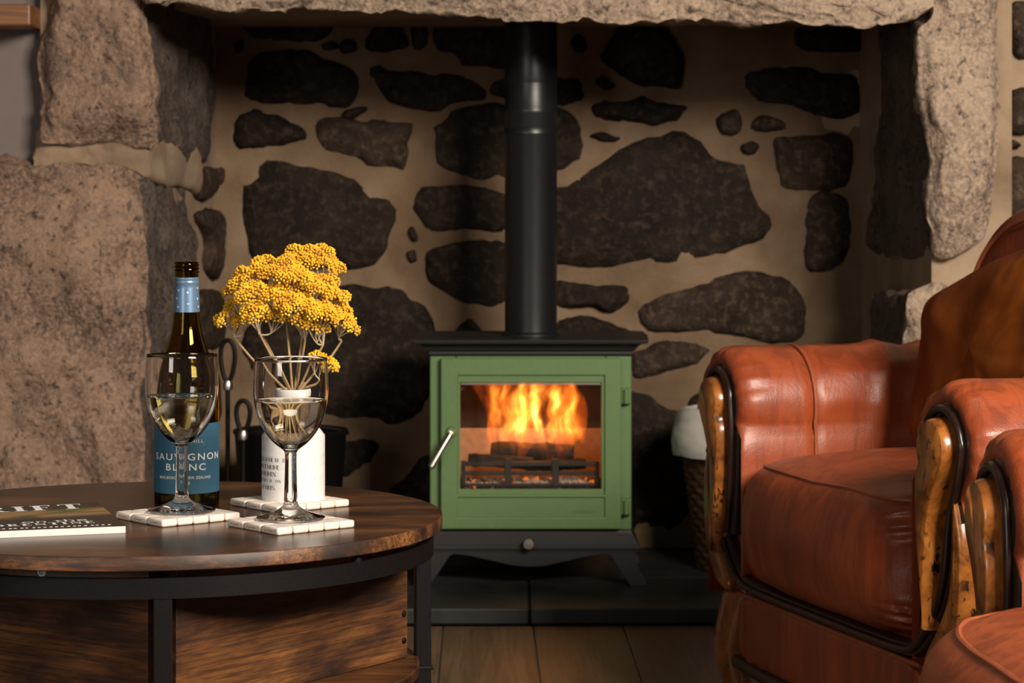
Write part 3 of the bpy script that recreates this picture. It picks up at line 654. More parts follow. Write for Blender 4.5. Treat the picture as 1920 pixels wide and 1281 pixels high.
# ------------------------------------------------------------------ hearth tools, bucket, basket
def fire_tool(X, Y, ztop, zneck, lw, label, end):
    t_ = empty('fire_tool', (X, Y, hz), 0, label, 'fire tool', 'fire irons')
    loop = [(lw*math.sin(a)*(1.0-.35*(1-math.cos(a))/2*0), 0, (zneck+ztop)/2-(ztop-zneck)/2*math.cos(a)) for a in [2*PI*i/32 for i in range(32)]]
    MB().tube([(x*(.55+.45*(z-zneck)/(ztop-zneck)), y, z) for x, y, z in loop], .0055, 8, True).build('loop_handle', M['black_steel'], t_)
    MB().lathe([(.004, zneck-.02), (.011, zneck-.016), (.012, zneck-.004), (.009, zneck+.004), (.004, zneck+.006)], 16).build('collar', M['chrome'], t_)
    MB().tube([(0, 0, zneck-.01), (0, 0, .06), (0, 0, .0)], [.0055, .0055, .004], 10).build('rod', M['black_steel'], t_)
    e_ = MB()
    if end == 'poker': e_.tube([(0, 0, .05), (.018, 0, .038), (.026, 0, .05)], [.005, .004, .002], 8)
    else: e_.box((0, -.002, .045), (.075, .008, .085))
    e_.build('tip', M['black_steel'], t_)
fire_tool((427-960)*5.42/FP, 5.42, .535, .44, .020, 'black poker with a tall loop handle, standing beside the bottle', 'poker')
fire_tool((456-960)*5.34/FP, 5.34, .405, .335, .019, 'short hearth shovel with a loop handle, in front of the coal bucket', 'shovel')
sc_o = empty('coal_bucket', ((545-960)*5.5/FP, 5.5, hz), 0, 'round black metal coal bucket behind the white jar', 'bucket')
MB().lathe([(.001, 0), (.10, 0), (.104, .004), (.128, .315), (.132, .32), (.132, .326), (.126, .327), (.122, .31), (.098, .01), (.001, .008)], 48).build('pail', M['black_steel'], sc_o)
MB().tube([(.13*math.cos(a), .02-.03*math.sin(a), .315+.02*math.sin(a)) for a in [PI*i/16 for i in range(17)]], .004, 8).build('bail_handle', M['black_steel'], sc_o)
bk = empty('log_basket', (.535, 5.55, hz), math.radians(62), 'dark wicker basket lined with white cloth, beside the armchair', 'basket')
m = MB(); rings = []; NR, NS = 92, 96
for i in range(NR+1):
    z = .345*i/NR; R = .105+.045*z/.345; row = int(i/4); ph = (i % 4)/4
    rings.append([((R+.0042*math.sin(PI*ph*1.0)*(1 if (j//3+row) % 2 else -.4)+.001*random.random())*math.cos(2*PI*j/NS), (R+.0042*math.sin(PI*ph)*(1 if (j//3+row) % 2 else -.4))*math.sin(2*PI*j/NS), z) for j in range(NS)])
m.loft(rings, True, False).build('weave', M['wicker'], bk, angle=60)
m = MB(); rings = []
for i in range(26):
    s = i/25
    if s < .6: q = s/.6; R = .160+.008*math.sin(q*PI)+.006*(1-q); z = .262+q*.09
    else: q = (s-.6)/.4; R = .163-.045*q; z = .352+.03*math.sin(q*PI)-.05*q*q
    rings.append([((R+.006*math.sin(5*a+1)*(1-abs(s-.4))+.004*fbm((math.cos(a)*3, math.sin(a)*3, s*5), 3))*math.cos(a), (R+.006*math.sin(5*a+1)*(1-abs(s-.4)))*math.sin(a), z+.006*math.sin(3*a)+.006*fbm((math.cos(a)*2+5, math.sin(a)*2, s*4), 3)) for a in [2*PI*j/72 for j in range(72)]])
m.loft(rings, False, False).build('cloth_liner', M['linen'], bk)
for s in (-1, 1):
    P = [(s*(.128+.012*math.sin(a)), .055*math.cos(a), .345+.075*math.sin(a)) for a in [PI*i/20 for i in range(21)]]
    hnd = MB().tube(P, [.0085+.0012*math.sin(i*2.2) for i in range(21)], 10).build('handle', M['wicker'], bk)

# ------------------------------------------------------------------ coffee table
TX, TY, TZ = -.447, 3.0, .49
tb = empty('coffee_table', (TX, TY, 0), 0, 'round rustic wooden coffee table on a black steel frame', 'table')
RT = .36
MB().lathe([(.001, TZ-.0165), (RT-.001, TZ-.0165), (RT, TZ-.0155), (RT, TZ-.0015), (RT-.0008, TZ-.0004)], 160).build('edge_band', M['table_edge'], tb)
MB().lathe([(.001, TZ-.003), (RT-.0008, TZ-.003), (RT-.0008, TZ), (.001, TZ)], 160).build('table_top', M['table_top'], tb)
# ring frame
ro, ri, z0, z1 = .349, .339, .441, .464
MB().lathe([(ri, z0), (ro, z0), (ro, z1), (ri, z1)], 160, close=True).build('ring_frame', M['black_steel'], tb, angle=30)
MB().lathe([(ri, .055), (ro, .055), (ro, .075), (ri, .075)], 120, close=True).build('ring_frame', M['black_steel'], tb, angle=30)
ang0 = math.radians(-80)
LA = [ang0+i*PI/2 for i in range(4)]
for i, a in enumerate(LA):
    r = .338; Rm = Matrix.Rotation(a, 3, 'Z')
    L = MB().box((r*math.cos(a), r*math.sin(a), .221), (.02, .021, .442), Rm).build('leg', M['black_steel'], tb, smooth=False, bevel=.0015)
    br = MB().box((r*math.cos(a)-.004*math.cos(a), r*math.sin(a)-.004*math.sin(a), .288), (.034, .022, .004), Rm).build('shelf_bracket', M['black_steel'], L, smooth=False, bevel=.001)
RP = .322
def chord(a, b):
    return Vector((RP*math.cos(a), RP*math.sin(a), 0)), Vector((RP*math.cos(b), RP*math.sin(b), 0))
for i in range(4):
    p, q = chord(LA[i], LA[(i+1) % 4]); d = (q-p).normalized(); nrm = Vector((d.y, -d.x, 0))
    c = (p+q)/2; l = (q-p).length-.03
    Rm = Matrix.Rotation(math.atan2(d.y, d.x), 4, 'Z')
    o = MB().box((0, 0, 0), (l, .015, .168)).build('side_panel', M['table_panel'], tb, smooth=False, bevel=.0008)
    o.matrix_local = Matrix.Translation((c.x, c.y, .3885)) @ Rm
    for dz, e in ((-.028, 1), (-.062, 1), (-.028, -1), (-.062, -1)):
        if (i, e) in ((0, -1), (3, 1)): continue
        s = MB().lathe([(.0001, 0), (.0038, 0), (.0038, .0016), (.0022, .0026), (.0001, .0026)], 16).build('screw', M['black_steel'], o)
        s.matrix_local = Matrix.Translation((e*(l/2-.008), -.0076, dz)) @ Matrix.Rotation(PI/2, 4, 'X')
# curved wooden apron above the ring on the left, with its round sticker
aa0, aa1 = ang0-PI/2+.04, ang0-.045
ap_ = MB().loft([[(q*math.cos(a), q*math.sin(a), z) for q, z in ((.326, .4425), (.335, .4425), (.335, .4732), (.326, .4732))] for a in [aa0+(aa1-aa0)*j/40 for j in range(41)]]).build('apron', M['table_panel'], tb, angle=30)
def on_apron(a, x, z, off): return ((.335+off)*math.cos(a+x/.335), (.335+off)*math.sin(a+x/.335), .4685+z)
sa = math.radians(-103.3)
V = [(0, 0)]+[(.0052*math.cos(2*PI*k/24), .0052*math.sin(2*PI*k/24)) for k in range(24)]
stk = MB().add([on_apron(sa, x, min(z, .0045), .0004) for x, z in V], [(0, k+1, (k+1) % 24+1) for k in range(24)]).build('round_sticker', M['silver_ink'], ap_, smooth=False)
MB().tube([on_apron(sa, .0022*math.cos(t_), .0020*math.sin(t_)-.0008, .0005) for t_ in [.8+.32*k for k in range(15)]]+[on_apron(sa, .0004, -.0006, .0005)], .0004, 5).build('printed_mark', M['black_ink'], stk)
MB().lathe([(.001, .289), (.330, .289), (.331, .291), (.331, .303), (.330, .304), (.001, .304)], 128).build('lower_shelf', M['table_top'], tb)
a = math.radians(-39)
MB().lathe([(.006, -.004), (.0062, .002), (.005, .0055), (.003, .0072), (.0001, .0078)], 18, (.3435*math.cos(a), .3435*math.sin(a), z1+.001)).build('rubber_stop', M['black_steel'], tb)

# coasters
def coaster(X, Y, ang, label):
    c = empty('coaster', (X, Y, TZ), math.radians(ang), label, 'coaster', 'cream stone tile coasters')
    nx_, ny_, px_, py_ = 3, 5, .0365, .0225
    base = None
    rng = random.Random(int(X*1e4))
    for i in range(nx_):
        for j in range(ny_):
            if base is None:
                o = MB().box((0, 0, 0), (px_-.0008, py_-.0006, .0092)).build('tile', M['tile'], c, smooth=True, bevel=.0026, seg=3, angle=60); base = o
            else:
                o = base.copy(); C.objects.link(o); o.parent = c
            o.location = ((i-(nx_-1)/2)*px_, (j-(ny_-1)/2)*py_, .0047+rng.uniform(-.0001, .0002)); o.rotation_euler = (0, 0, rng.uniform(-.02, .02))
    for i in range(nx_):
        for s in (-1,):
            MB().tube(catmull([((i-1)*px_-.009, s*(ny_*py_/2+.0002), .005), ((i-1)*px_, s*(ny_*py_/2+.0007), .0046), ((i-1)*px_+.009, s*(ny_*py_/2+.0002), .005)], 4), .0006, 6).build('twine', M['twine'], c)
    return c
coaster(-.4115, 2.955, -50, 'cream tile coaster under the wine glass in front of the bottle')
coaster(-.266, 2.885, -50, 'cream tile coaster under the wine glass in front of the jar')
coaster(-.286, 3.085, -50, 'cream tile coaster under the white jar')
CT = TZ+.0096
# wine glasses
def wine_glass(X, Y, label):
    g = empty('wine_glass', (X, Y, CT), 0, label, 'wine glass', 'glasses of white wine')
    outer = [(.0001, .0), (.036, .0), (.0400, .0005), (.0412, .0018), (.0405, .0030), (.032, .0052), (.022, .0088), (.013, .0132), (.0092, .0172), (.0082, .022), (.0076, .040), (.0071, .060), (.0070, .076), (.0080, .0815), (.0125, .0855), (.020, .0915), (.0285, .1010), (.0355, .1125), (.0405, .1250), (.0437, .1390), (.0450, .1530), (.0449, .1680), (.0442, .1820), (.0433, .1930)]
    inner = [(.0428, .1937), (.0421, .1930), (.0429, .1820), (.0436, .1680), (.0437, .1530), (.0424, .1390), (.0392, .1255), (.0342, .1136), (.0273, .1028), (.0190, .0943), (.0110, .0893), (.0045, .0873), (.0001, .0868)]
    def sm(p): return [(max(q.x, .0001), q.z) for q in catmull([(r, 0, z) for r, z in p], 3)]
    MB().lathe(sm(outer)+inner[:1]+sm(inner[1:]), 72).build('bowl_and_stem', M['glass'], g, angle=80)
    lv = .1425; pr_ = [(r-.0002, z+.0001) for r, z in reversed(sm(inner[1:])) if z < lv]
    R = pr_[-1][0]+.0006
    MB().lathe(pr_+[(R+.0002, lv+.0006), (R-.0006, lv), (R-.003, lv-.0004), (.0001, lv-.0005)], 72).build('white_wine', M['wine'], g, angle=60)
wine_glass(-.4065, 2.955, 'stemmed glass of white wine in front of the wine bottle')
wine_glass(-.266, 2.885, 'stemmed glass of white wine in front of the white jar')
# bottle
BX, BY = (350-960)*3.09/FP, 3.09
bt = empty('wine_bottle', (BX, BY, TZ), 0, 'opened green wine bottle with a blue label', 'bottle')
def bz(py): return (948-py)/1456
o_ = [(.0001, .006), (.02, .003), (.034, .0), (.0385, .001), (.041, .005), (.0415, .012), (.0415, .135), (.0410, .150), (.0385, .167), (.0345, .182), (.0285, .196), (.0225, .213), (.0185, .230), (.0163, .250), (.0154, .268), (.0150, .290), (.0150, .2985), (.0150, .3135)]
i_ = [(.0142, .3138), (.0115, .3135), (.0115, .29), (.0125, .255), (.0150, .232), (.0190, .214), (.0250, .197), (.0312, .183), (.0355, .168), (.0380, .150), (.0385, .135), (.0385, .014), (.037, .008), (.02, .012), (.0001, .014)]
MB().lathe([(max(q.x, .0001), q.z) for q in catmull([(r, 0, z) for r, z in o_], 3)]+i_, 72).build('glass_body', M['bottle_glass'], bt, angle=70)
MB().tube([(.0152*math.cos(a), .0152*math.sin(a), .3005+.0045*a/(2*PI)) for a in [2*PI*i/40 for i in range(101)]], .0009, 6).build('screw_thread', M['bottle_glass'], bt)
cp = [(.0176, bz(585)), (.0163, bz(540)), (.0160, bz(532)), (.01665, bz(530.5)), (.01665, bz(528.5)), (.0160, bz(527)), (.0160, bz(526)), (.0167, bz(524.5)), (.0165, bz(521)), (.0158, bz(520))]
cp = [(r-.0006, z) for r, z in cp]
cap_ = MB().lathe(cp+[(r-.0005, z) for r, z in reversed(cp)], 56, close=True).build('neck_capsule', M['capsule'], bt)
def wrap(V, R, a0, z0, off=.0003):
    return [((R+off)*math.sin(a0+x/R), -(R+off)*math.cos(a0+x/R), z0+z) for x, z in V]
RL = .0418
lab = MB(); a0, a1 = math.radians(-88), math.radians(106); zz0, zz1 = .0195, .1085
lab.loft([[(RL*math.sin(a), -RL*math.cos(a), z) for a in [a0+(a1-a0)*j/60 for j in range(61)]] for z in (zz0, zz1)], False, False, False)
lo = lab.build('label', M['label'], bt)
yaw = math.atan2(BX, BY)
def blab(s, size, px_c, py, sp=1.0, bold=False, wd=None):
    V, F = text_faces(s, size, bold, sp)
    if wd:
        ww = max(v[0] for v in V)-min(v[0] for v in V); mid = (max(v[0] for v in V)+min(v[0] for v in V))/2
        V = [((x-mid)*wd/ww, z) for x, z in V]
    MB().add(wrap(V, RL, math.radians(px_c)-yaw*0, bz(py)), F).build('lettering', M['white_ink'], lo, smooth=False)
OFF = -8+0
blab('SAUVIGNON', .0122, 10+0, 857, 1.25, True, .100)
blab('BLANC', .0122, 6, 876, 1.25, True, .053)
blab('MARLBOROUGH NEW ZEALAND', .0050, 4, 892, 1.2, True, .072)
blab('2025', .0050, 5, 902, 1.2, True, .012)
blab('HILL', .0062, 27, 825, 1.3, False, .016)
MB().add(wrap([(-.013, 0), (.013, 0), (.013, .0004), (-.013, .0004)], RL, math.radians(22), bz(829)), [(0, 1, 2, 3)]).build('rule_line', M['white_ink'], lo, smooth=False)
# little birds and leaves on the capsule
bird = [(-.0028, .0012), (-.0012, .0004), (0, .0008), (.0012, .0004), (.0028, .0014), (.0014, -.0004), (0, -.0012), (-.0013, -.0003)]
leafs = [(.0016*math.cos(2*PI*i/8)*(.7 if i % 2 else 1), .002*math.sin(2*PI*i/8)*(.7 if i % 2 else 1)) for i in range(8)]
for a, py, sh in ((-33, 544, bird), (12, 548, leafs), (-42, 559, bird), (14, 569, bird), (-33, 575, bird), (62, 560, leafs), (64, 540, bird), (-80, 552, leafs), (68, 575, bird)):
    MB().add(wrap(sh, .0163+.0008*(py-540)/45, math.radians(a), bz(py), .0002), [tuple(range(len(sh)))]).build('printed_motif', M['silver_ink'], cap_, smooth=False)
# jar
JX, JY = (550-960)*3.085/FP, 3.085
jr_ = empty('stoneware_jar', (JX, JY, CT), 0, 'white stoneware mustard jar with black printed lettering', 'jar')
jo = [(.0001, .0), (.036, .0), (.0392, .0012), (.0405, .004), (.0405, .076), (.0400, .080), (.0375, .0855), (.032, .092), (.0272, .097), (.0240, .101), (.0232, .106), (.0232, .130), (.0250, .1315), (.0256, .134), (.0256, .1395), (.0246, .1412)]
ji = [(.0225, .1412), (.0215, .139), (.0212, .104), (.030, .090), (.0365, .078), (.0365, .008), (.0001, .006)]
MB().lathe([(max(q.x, .0001), q.z) for q in catmull([(r, 0, z) for r, z in jo], 3)]+ji, 80).build('body', M['stoneware'], jr_, angle=60)
RJ = .0405
for s, h, z, wd in (("MÉDLES D'OR 1878", .0050, .0505, .060), ('MOUTARDE', .0052, .0412, .045), ('BORDIN', .0054, .0322, .036), ('DIPLOMES D\'HON', .0036, .0245, .050), ('A PARIS.', .0050, .0150, .036)):
    V, F, ww = serif(s, h); V = [((x-ww/2)*wd/ww, y) for x, y in V]
    MB().add(wrap(V, RJ, math.radians(-53), z, .0002), F).build('lettering', M['black_ink'], jr_, smooth=False)
# dried yarrow
JZ = CT+.141
def ico():
    import bmesh
    bm = bmesh.new(); bmesh.ops.create_icosphere(bm, subdivisions=1, radius=1); V = [v.co.copy() for v in bm.verts]; bm.verts.index_update(); F = [tuple(v.index for v in f.verts) for f in bm.faces]; bm.free(); return V, F
IV, IF = ico()
def yarrow(sx_, heads, label, seed, bend=0):
    """sx_: pixel column where the stem leaves the jar; heads: (px,py,half width px,half height px,depth,tilt)"""
    rng = random.Random(seed); J = Vector((JX, JY, 0)); k = 3.085/FP
    cx = sum(h[0] for h in heads)/len(heads); cy = max(h[1]+h[3]*.9 for h in heads); cz_ = sum(h[4] for h in heads)/len(heads)
    top = at(cx, cy+14, JY+cz_*.7)
    mouth = Vector((JX+(sx_-550)*k*.55, JY+rng.uniform(-.010, .010), JZ))
    base = mouth+(mouth-top).normalized()*.05
    root = empty('dried_yarrow', base, 0, label, 'dried flower', 'dried yarrow stems in the jar')
    path = catmull([base-base, mouth-base, mouth.lerp(top, .5)-base+Vector((bend, 0, 0)), top-base], 6)
    MB().tube(path, [.0020-.0006*i/len(path) for i in range(len(path))], 8).build('stem', M['stem'], root)
    fm = MB(); br = MB()
    for (px, py, hw, hh_, dz, tl) in heads:
        c = at(px, py, JY+dz)-base; a, b = hw*k, hh_*k
        up = Vector((math.sin(tl), -.25, math.cos(tl))).normalized()
        xa = Vector((math.cos(tl), 0, -math.sin(tl))); ya = up.cross(xa).normalized(); xa = ya.cross(up)
        dp = min(a, .030)*1.0; hub = c-up*(b*.9+.008)
        nsub = max(4, int(hw*hh_/62)); subs = []
        for i in range(nsub):
            rr = math.sqrt((i+.5)/nsub)*.80; th_ = i*2.39996+seed
            subs.append((rr*math.cos(th_), rr*math.sin(th_)))
        for u, v_ in subs:
            q = c+xa*u*a+ya*v_*dp+up*b*(math.sqrt(max(0, 1-.8*(u*u+v_*v_)))*1.15-.45)+Vector((rng.gauss(0, .0015), rng.gauss(0, .0015), rng.gauss(0, .0025)))
            dirv = (q-hub).normalized()
            br.tube(catmull([top-base, hub.lerp(top-base, .35), hub.lerp(q, .55), q-dirv*.003], 3), [.0010]*4+[.0008]*3+[.0006]*3, 5)
            rs = rng.uniform(.0085, .0115)*max(.8, min(1.15, a/.026)); nf = int(26*(rs/.0095)**2)
            for f in range(nf):
                rr = math.sqrt((f+.5)/nf); th_ = f*2.39996
                e1 = dirv.orthogonal().normalized(); e2 = dirv.cross(e1)
                fp = q+e1*rs*rr*math.cos(th_)+e2*rs*rr*math.sin(th_)+dirv*(rs*.85*(1-rr*rr)-.003)+Vector((rng.gauss(0, .0004),)*3)
                r = rng.uniform(.00155, .0021)
                fm.add([fp+v*r for v in IV], IF)
                if f % 5 == 0: br.tube([q-dirv*.006, fp-dirv*.001], .00045, 4)
    fo_ = fm.build('florets', M['floret'], root); tag(fo_, kind='stuff')
    bo_ = br.build('branchlets', M['branchlet'], root); tag(bo_, kind='stuff')
yarrow(522, [(422, 604, 26, 15, .0, -.75), (452, 603, 26, 16, .0, -.5), (440, 575, 24, 16, .03, -.6)], 'dried yellow yarrow leaning furthest left, towards the bottle', 1, -.004)
yarrow(530, [(478, 592, 36, 20, -.03, -.15), (470, 560, 38, 24, -.02, -.35), (515, 598, 30, 18, -.02, -.05)], 'dried yellow yarrow with a broad head at front left', 2)
yarrow(540, [(440, 545, 30, 18, .02, -.7), (492, 505, 32, 26, .02, -.4), (462, 528, 34, 20, .01, -.5)], 'dried yellow yarrow reaching to the upper left of the bunch', 3)
yarrow(548, [(530, 520, 46, 28, -.01, -.1), (520, 560, 36, 26, -.02, 0), (560, 530, 36, 24, -.02, 0)], 'dried yellow yarrow standing upright in the middle of the bunch', 4)
yarrow(556, [(578, 486, 52, 18, .02, .1), (612, 506, 34, 22, .015, .3), (545, 496, 30, 18, .02, -.1)], 'tallest dried yellow yarrow at the top of the bunch', 5)
yarrow(562, [(555, 578, 40, 26, -.035, .0), (590, 545, 36, 26, -.02, .15), (572, 606, 32, 18, -.03, .05)], 'dried yellow yarrow with its head facing front centre', 6)
yarrow(572, [(600, 595, 42, 26, -.035, .2), (622, 560, 34, 26, -.01, .35), (612, 535, 30, 20, .0, .3), (590, 618, 28, 16, -.03, .1)], 'dried yellow yarrow with a heavy head at front right', 7)
yarrow(580, [(646, 607, 30, 20, -.005, .55), (636, 585, 28, 20, .01, .5)], 'dried yellow yarrow leaning furthest right', 8, .004)
yarrow(584, [(597, 674, 22, 12, -.015, .4), (622, 688, 17, 11, -.01, .8)], 'short dried yarrow sprig drooping over the glass rim', 9, .006)
# magazine
mg = empty('magazine', (-.456, 2.832, TZ), math.radians(17.5), 'dark covered magazine lying at the left of the coffee table', 'magazine')
MW, MH, MT = .215, .248, .0085
def mgz(x, y): return MT-.002*sstep(.0, MH, y)+.0012*math.sin(x*22+1)*sstep(0, .1, y)*.5
nxm, nym = 30, 30
def sheet(zf, name, mat, th_, grow=0):
    V = []; F = []
    for j in range(nym+1):
        for i in range(nxm+1):
            x = -MW+MW*i/nxm; y = MH*j/nym
            V.append((x*(1+grow), y*(1+grow)-grow*.1, zf(x, y)))
    n = len(V); V += [(x, y, z-th_(x, y)) for (x, y, z), (xx, yy) in zip(V, [(-MW+MW*i/nxm, MH*j/nym) for j in range(nym+1) for i in range(nxm+1)])]
    w_ = nxm+1
    for j in range(nym):
        for i in range(nxm):
            a = j*w_+i; F += [(a, a+1, a+1+w_, a+w_), (n+a, n+a+w_, n+a+1+w_, n+a+1)]
    for i in range(nxm): F += [(i, n+i, n+i+1, i+1), (nym*w_+i, nym*w_+i+1, n+nym*w_+i+1, n+nym*w_+i)]
    for j in range(nym): F += [(j*w_, (j+1)*w_, n+(j+1)*w_, n+j*w_), (j*w_+nxm, n+j*w_+nxm, n+(j+1)*w_+nxm, (j+1)*w_+nxm)]
    return MB().add(V, F).build(name, mat, mg, angle=50)
sheet(lambda x, y: mgz(x, y)-.0004, 'pages', M['paper'], lambda x, y: mgz(x, y)-.0006)
cv = sheet(lambda x, y: mgz(x, y), 'cover', M['cover'], lambda x, y: .00035, .001)
def mtext(s, h, x1, y, wd):
    V, F, ww = serif(s, 1.0); k = wd/ww
    V = [(x1-wd+x*k, y+yy*h) for x, yy in V]
    MB().add([(x, yy, mgz(x, yy)+.0003) for x, yy in V], F).build('lettering', M['white_ink'], cv, smooth=False)
mtext('DRIFT', .050, -.024, .188, .166)
mtext('FLORENTINE', .021, -.030, .036, .150)
V, F = text_faces('on the', .03); MB().add([(x-.075, y+.062, mgz(x-.075, y+.062)+.0003) for x, y in V], F).build('lettering', M['white_ink'], cv, smooth=False)
for i in range(26):
    x = -.19+i*.0068+random.random()*.002
    MB().b2((x, .0145, mgz(x, .02)+.0001), (x+.0035, .0165, mgz(x, .02)+.0004)).build('small_print', M['white_ink'], cv, smooth=False)

# ------------------------------------------------------------------ armchairs
LE = M['leather']
def superell(a, b, c, e1, e2, nu=96, nv=48, f=None, ctr=(0, 0, 0)):
    def pw_(x, e): return math.copysign(abs(x)**e, x)
    rings = []
    for i in range(nv+1):
        v = -PI/2+PI*i/nv; cv_, sv = max(math.cos(v), 0)**e1, pw_(math.sin(v), e1); r = []
        for j in range(nu):
            u = 2*PI*j/nu
            p = Vector((a*max(cv_, 1e-4)*pw_(math.cos(u), e2), b*max(cv_, 1e-4)*pw_(math.sin(u), e2), c*sv))
            if f: p = f(p)
            r.append(p+Vector(ctr))
        rings.append(r)
    return rings
def make_chair(front=0.0):
    ch = empty('armchair', (0, 0, 0)); AC, RR, ZC, DL = .405, .098, .540, .66
    for s in (-1, 1):
        # rolled arm
        rings = []
        ys = [.016, .006, .0, -.004, -.003, .003, .012, .024, .040, .06, .085, .105, .122, .128, .134, .14, .15]+[.16+.012*i for i in range(26)]+[.5, .56, .6, DL]
        fs_ = [.56, .60, .66, .74, .83, .91, .96, .985]
        for y in ys:
            fsc = fs_.pop(0) if fs_ else 1; ring = []
            groove = .006*math.exp(-((y-.130)/.005)**2)
            pleat = sstep(.075, .0, y)
            prof = []
            for i in range(49):
                a = math.radians(200-(200+52)*i/48)
                rad = RR*fsc-groove+.004*(1-sstep(.15, .3, y))*0
                rad *= 1+pleat*.035*math.sin(a*15+2*math.sin(a*5)+s)
                for yc, am_ in ((.25, .006), (.345, .007), (.30, -.004)): rad += am_*math.exp(-((y-yc-.03*math.sin(a))/.013)**2)*(1 if math.cos(a) < .2 else 0)
                if y > .14: rad += .004*fbm((math.cos(a)*2+s*4, y*6, math.sin(a)*2), 3)
                prof.append((rad*math.cos(a), ZC+rad*math.sin(a)*1.0))
            k = .6+.4*fsc
            inn = [(-RR*(1-.25*(1-k))-groove*-.6, z) for z in (.24, .30, .36, .42, .46, .49)]
            out = [(.062, .455), (.050, .448), (.046, .44), (.046, .38), (.046, .30), (.046, .22)]
            wob = .004*fbm((y*9, s*3, 1), 3)
            for x, z in inn+prof+out: ring.append((s*(AC+x), y+(.012*(1-fsc) if False else 0)+0, z))
            rings.append(ring)
        MB().loft(rings).build('arm', LE, ch, angle=75)
        # welt round the arm
        P = []
        for i in range(40):
            a = math.radians(195-(195+45)*i/39); P.append((s*(AC+(RR-.001)*math.cos(a)), .130, ZC+(RR-.001)*math.sin(a)))
        P = [(s*(AC-RR+.001), .130, z) for z in (.40, .44, .48)]+P
        MB().tube(P, .0034, 8).build('piping', M['piping'], ch)
        MB().tube([(s*(AC+.048), y, .449) for y in (.02, .2, .4, .6, .65)], .003, 8).build('piping', M['piping'], ch)
        # side panel below the roll is the outer skin; burl facing
        def pil(pts, y0, hgt, name, mat, ik=1.0, n=70):
            P_ = resample(catmull([Vector((s*x, 0, z)) for x, z in pts], 6, True), n); c_ = sum(P_, Vector())/n; rg = []
            # inset along the local normal approximated by pulling to the medial line
            rg.append([Vector((p.x, y0+.022, p.z)) for p in P_])
            rg.append([Vector((p.x, y0, p.z)) for p in P_])
            N = []
            for i in range(n):
                t_ = (P_[(i+1) % n]-P_[i-1]).normalized(); nn = Vector((t_.z, 0, -t_.x)); N.append(nn)
            ar = sum(P_[i].x*P_[(i+1) % n].z-P_[(i+1) % n].x*P_[i].z for i in range(n))
            sg = -1 if ar > 0 else 1
            for ins, hh_ in ((.0022, .42), (.0055, .72), (.0095, .92), (.0125, 1.0)):
                rg.append([Vector((p.x+sg*q.x*ins*ik, y0-hgt*hh_, p.z+sg*q.z*ins*ik)) for p, q in zip(P_, N)])
            return MB().loft(rg).build(name, mat, ch, angle=60)
        head = [(AC+.042*math.cos(math.radians(d)), ZC+.004+.044*math.sin(math.radians(d))) for d in range(-30, 211, 24)]
        pil(head+[(.359, .50), (.360, .44), (.366, .39), (.375, .34), (.3815, .296), (.3835, .296), (.3875, .34), (.394, .40), (.402, .45), (.420, .49)], -.007, .020, 'burl_facing', M['burl'], .42)
        pil([(.4405, .478), (.446, .474), (.456, .445), (.462, .42), (.464, .38), (.460, .33), (.445, .285), (.410, .245), (.372, .232), (.352, .236), (.362, .262), (.395, .300), (.424, .345), (.434, .39), (.438, .43)], .0, .010, 'burl_facing', M['burl'], .45)
    # dark moulding: round one head, down, along the rail and up the other side
    half = [(.366, .33), (.356, .37), (.350, .42), (.346, .47), (.346, .51)]+[(AC-.055*math.cos(math.radians(d)), ZC+.004+.055*math.sin(math.radians(d))) for d in range(0, 196, 18)]
    half += [(.448, .495), (.430, .460), (.420, .42), (.413, .38), (.395, .335), (.362, .292), (.318, .258), (.27, .249), (.15, .247), (0, .247)]
    path = half+[(-x, z) for x, z in reversed(half[:-1])]
    pp = catmull([(x, 0, z) for x, z in path], 5)
    for nm, off, r, yy_ in (('moulding', .0, .0135, .008), ('moulding_bead', .0, .0065, -.0065)):
        MB().tube([(p.x, yy_, p.z) for p in pp], r, 10, flat=(0, -1, 0)).build(nm, M['dark_wood'], ch)
    # seat cushion, bulging over the front
    def cf(p):
        e = sstep(.22, .29, abs(p.x)); fr_ = sstep(.05, -.2, p.y)
        d = .0028*e*fr_*math.sin(p.z*330+3*math.sin(p.x*30+p.z*20))
        p = p.copy(); p.y -= d*1.5; p.x += d*math.copysign(1, p.x)
        p.y -= .028*fr_*math.cos(p.x/.31*1.4)*(1-abs(p.z)/.13)
        if p.z > 0: p.z += .020*(1-(p.x/.31)**2)*(1-(p.y/.33)**2)
        q = fbm((p.x*7, p.y*7, p.z*7+3), 3)*.004; p.z += q
        return p
    cr_ = superell(.300, .285+front/2, .112, .40, .30 if not front else .5, 140, 96, cf, (0, .255-front/2, .358+front*.14))
    cu = MB().loft(cr_).build('seat_cushion', LE, ch, angle=80)
    sm_ = cr_[68]
    MB().tube([p+(p-Vector((0, .255-front/2, .358))).normalized()*.0005 for p in sm_], .0032, 6, True).build('piping', M['piping'], cu)
    # deck and front rail
    MB().b2((-.33, .012, .20), (.33, .66, .262)).build('deck', LE, ch, smooth=False, bevel=.008)
    fr_ = superell(.325, .022, .056, .25, .12, 72, 24, lambda p: p+Vector((0, .0015*math.sin(p.x*140)*(1 if p.y < 0 else 0), 0)), (0, .018, .178))
    MB().loft(fr_).build('front_rail', LE, ch, angle=70)
    MB().tube([(-.33, .0, .233), (0, -.002, .233), (.33, .0, .233)], .004, 8).build('piping', M['piping'], ch)
    MB().tube([(-.34, .004, .118), (-.2, .002, .112), (0, .002, .112), (.2, .002, .112), (.34, .004, .118)], .013, 10, flat=(0, -1, 0)).build('lower_moulding', M['dark_wood'], ch)
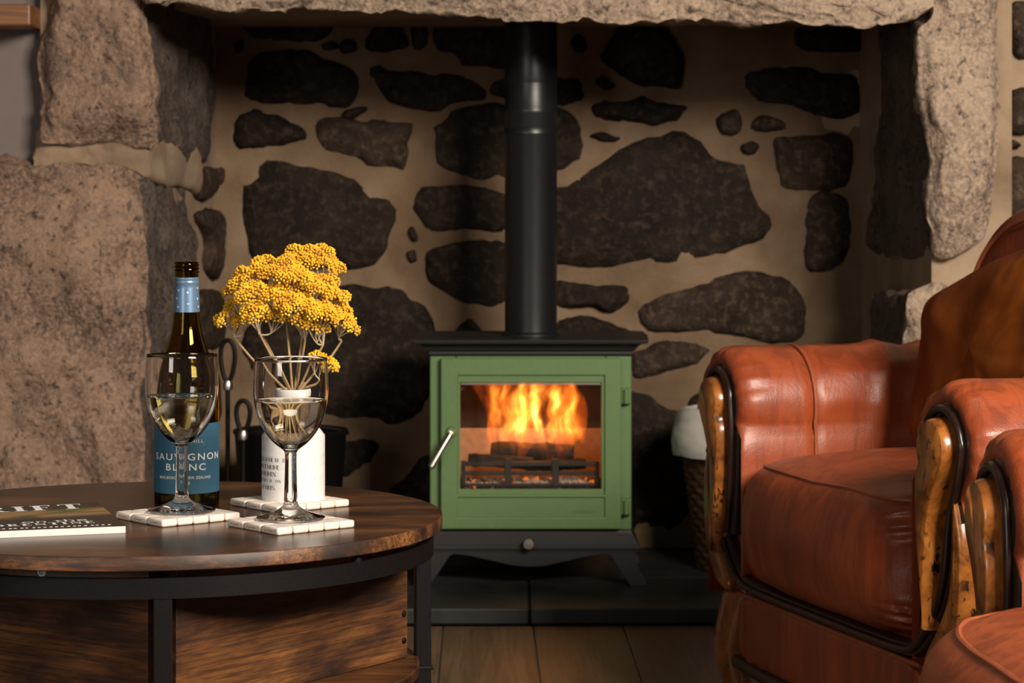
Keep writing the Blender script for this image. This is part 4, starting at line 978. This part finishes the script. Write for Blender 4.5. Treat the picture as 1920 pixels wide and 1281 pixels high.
    for s in (-1, 1):
        MB().b2((s*.348, .06, .12), (s*.446, DL, .23)).build('side_rail', LE, ch, smooth=False, bevel=.01)
        for y, yb in ((.02, -1), (DL-.06, 1)):
            P = catmull([(s*.395, y+.03, .235), (s*.398, y+.012, .19), (s*.402, y-.002, .13), (s*.392, y+.004, .07), (s*.396, y-.004, .02), (s*.400, y-.010, .0)], 5)
            R = [.040-.016*sstep(0, .7, i/(len(P)-1)) for i in range(len(P))]
            MB().tube(P, R, 14).build('leg', M['dark_wood'] if yb > 0 else M['burl'], ch)
    # back
    def bf(p):
        p = p.copy(); t_ = (p.z+.295)/.59; p.y += .06*t_
        return p
    bk_ = superell(.475, .080, .310, .55, .45, 96, 48, bf, (0, .500, .585))
    bo = MB().loft(bk_).build('backrest', LE, ch, angle=80)
    P = [Vector((math.copysign(abs(math.cos(a))**.55, math.cos(a))*.428, .500+.06*(.5+.46*math.sin(a)**.55)-.070, .585+.277*math.sin(a)**.55)) for a in [.02+(PI-.04)*i/48 for i in range(49)]]
    MB().tube(P, .004, 8).build('piping', M['piping'], bo)
    return ch
ch = make_chair()
tag(ch, 'tan leather armchair with burl wood arm fronts beside the fireplace', 'armchair', 'matching leather armchairs')
ch.location = (.473, 3.662, 0); ch.rotation_euler = (0, 0, math.radians(-72.8))
c2 = make_chair(.115); c2.location = (.553, 2.150, 0); c2.rotation_euler = (0, 0, math.radians(-85)); tag(c2, None, 'armchair', 'matching leather armchairs')
c2['label'] = 'tan leather armchair nearest the camera, cut off at the lower right'
# cushion on the armchair
def pf(p):
    p = p.copy(); r = max(abs(p.x), abs(p.z))
    p.y += .010*fbm((p.x*7, p.z*7, 2), 3)
    return p
cu = MB().loft([[Vector((p.x, p.z, p.y)) for p in r] for r in superell(.240, .160, .070, .75, .36, 96, 40, None)])
cu.v = [tuple(Vector(v)+Vector((0, .014*fbm((v[0]*8, v[2]*8, 1), 3), .008*fbm((v[0]*6, v[2]*6, 7), 3)))) for v in cu.v]
co = cu.build('throw_cushion', M['suede'], angle=80); tag(co, 'rust brown suede cushion propped on the armchair by the fireplace', 'cushion')
ex_ = Matrix.Rotation(math.radians(-72.8), 4, 'Z')
co.matrix_world = Matrix.Translation(ch.location) @ ex_ @ Matrix.Translation((.005, .315, .640)) @ Matrix.Rotation(math.radians(-14), 4, 'X') @ Matrix.Rotation(math.radians(-17), 4, 'Y')
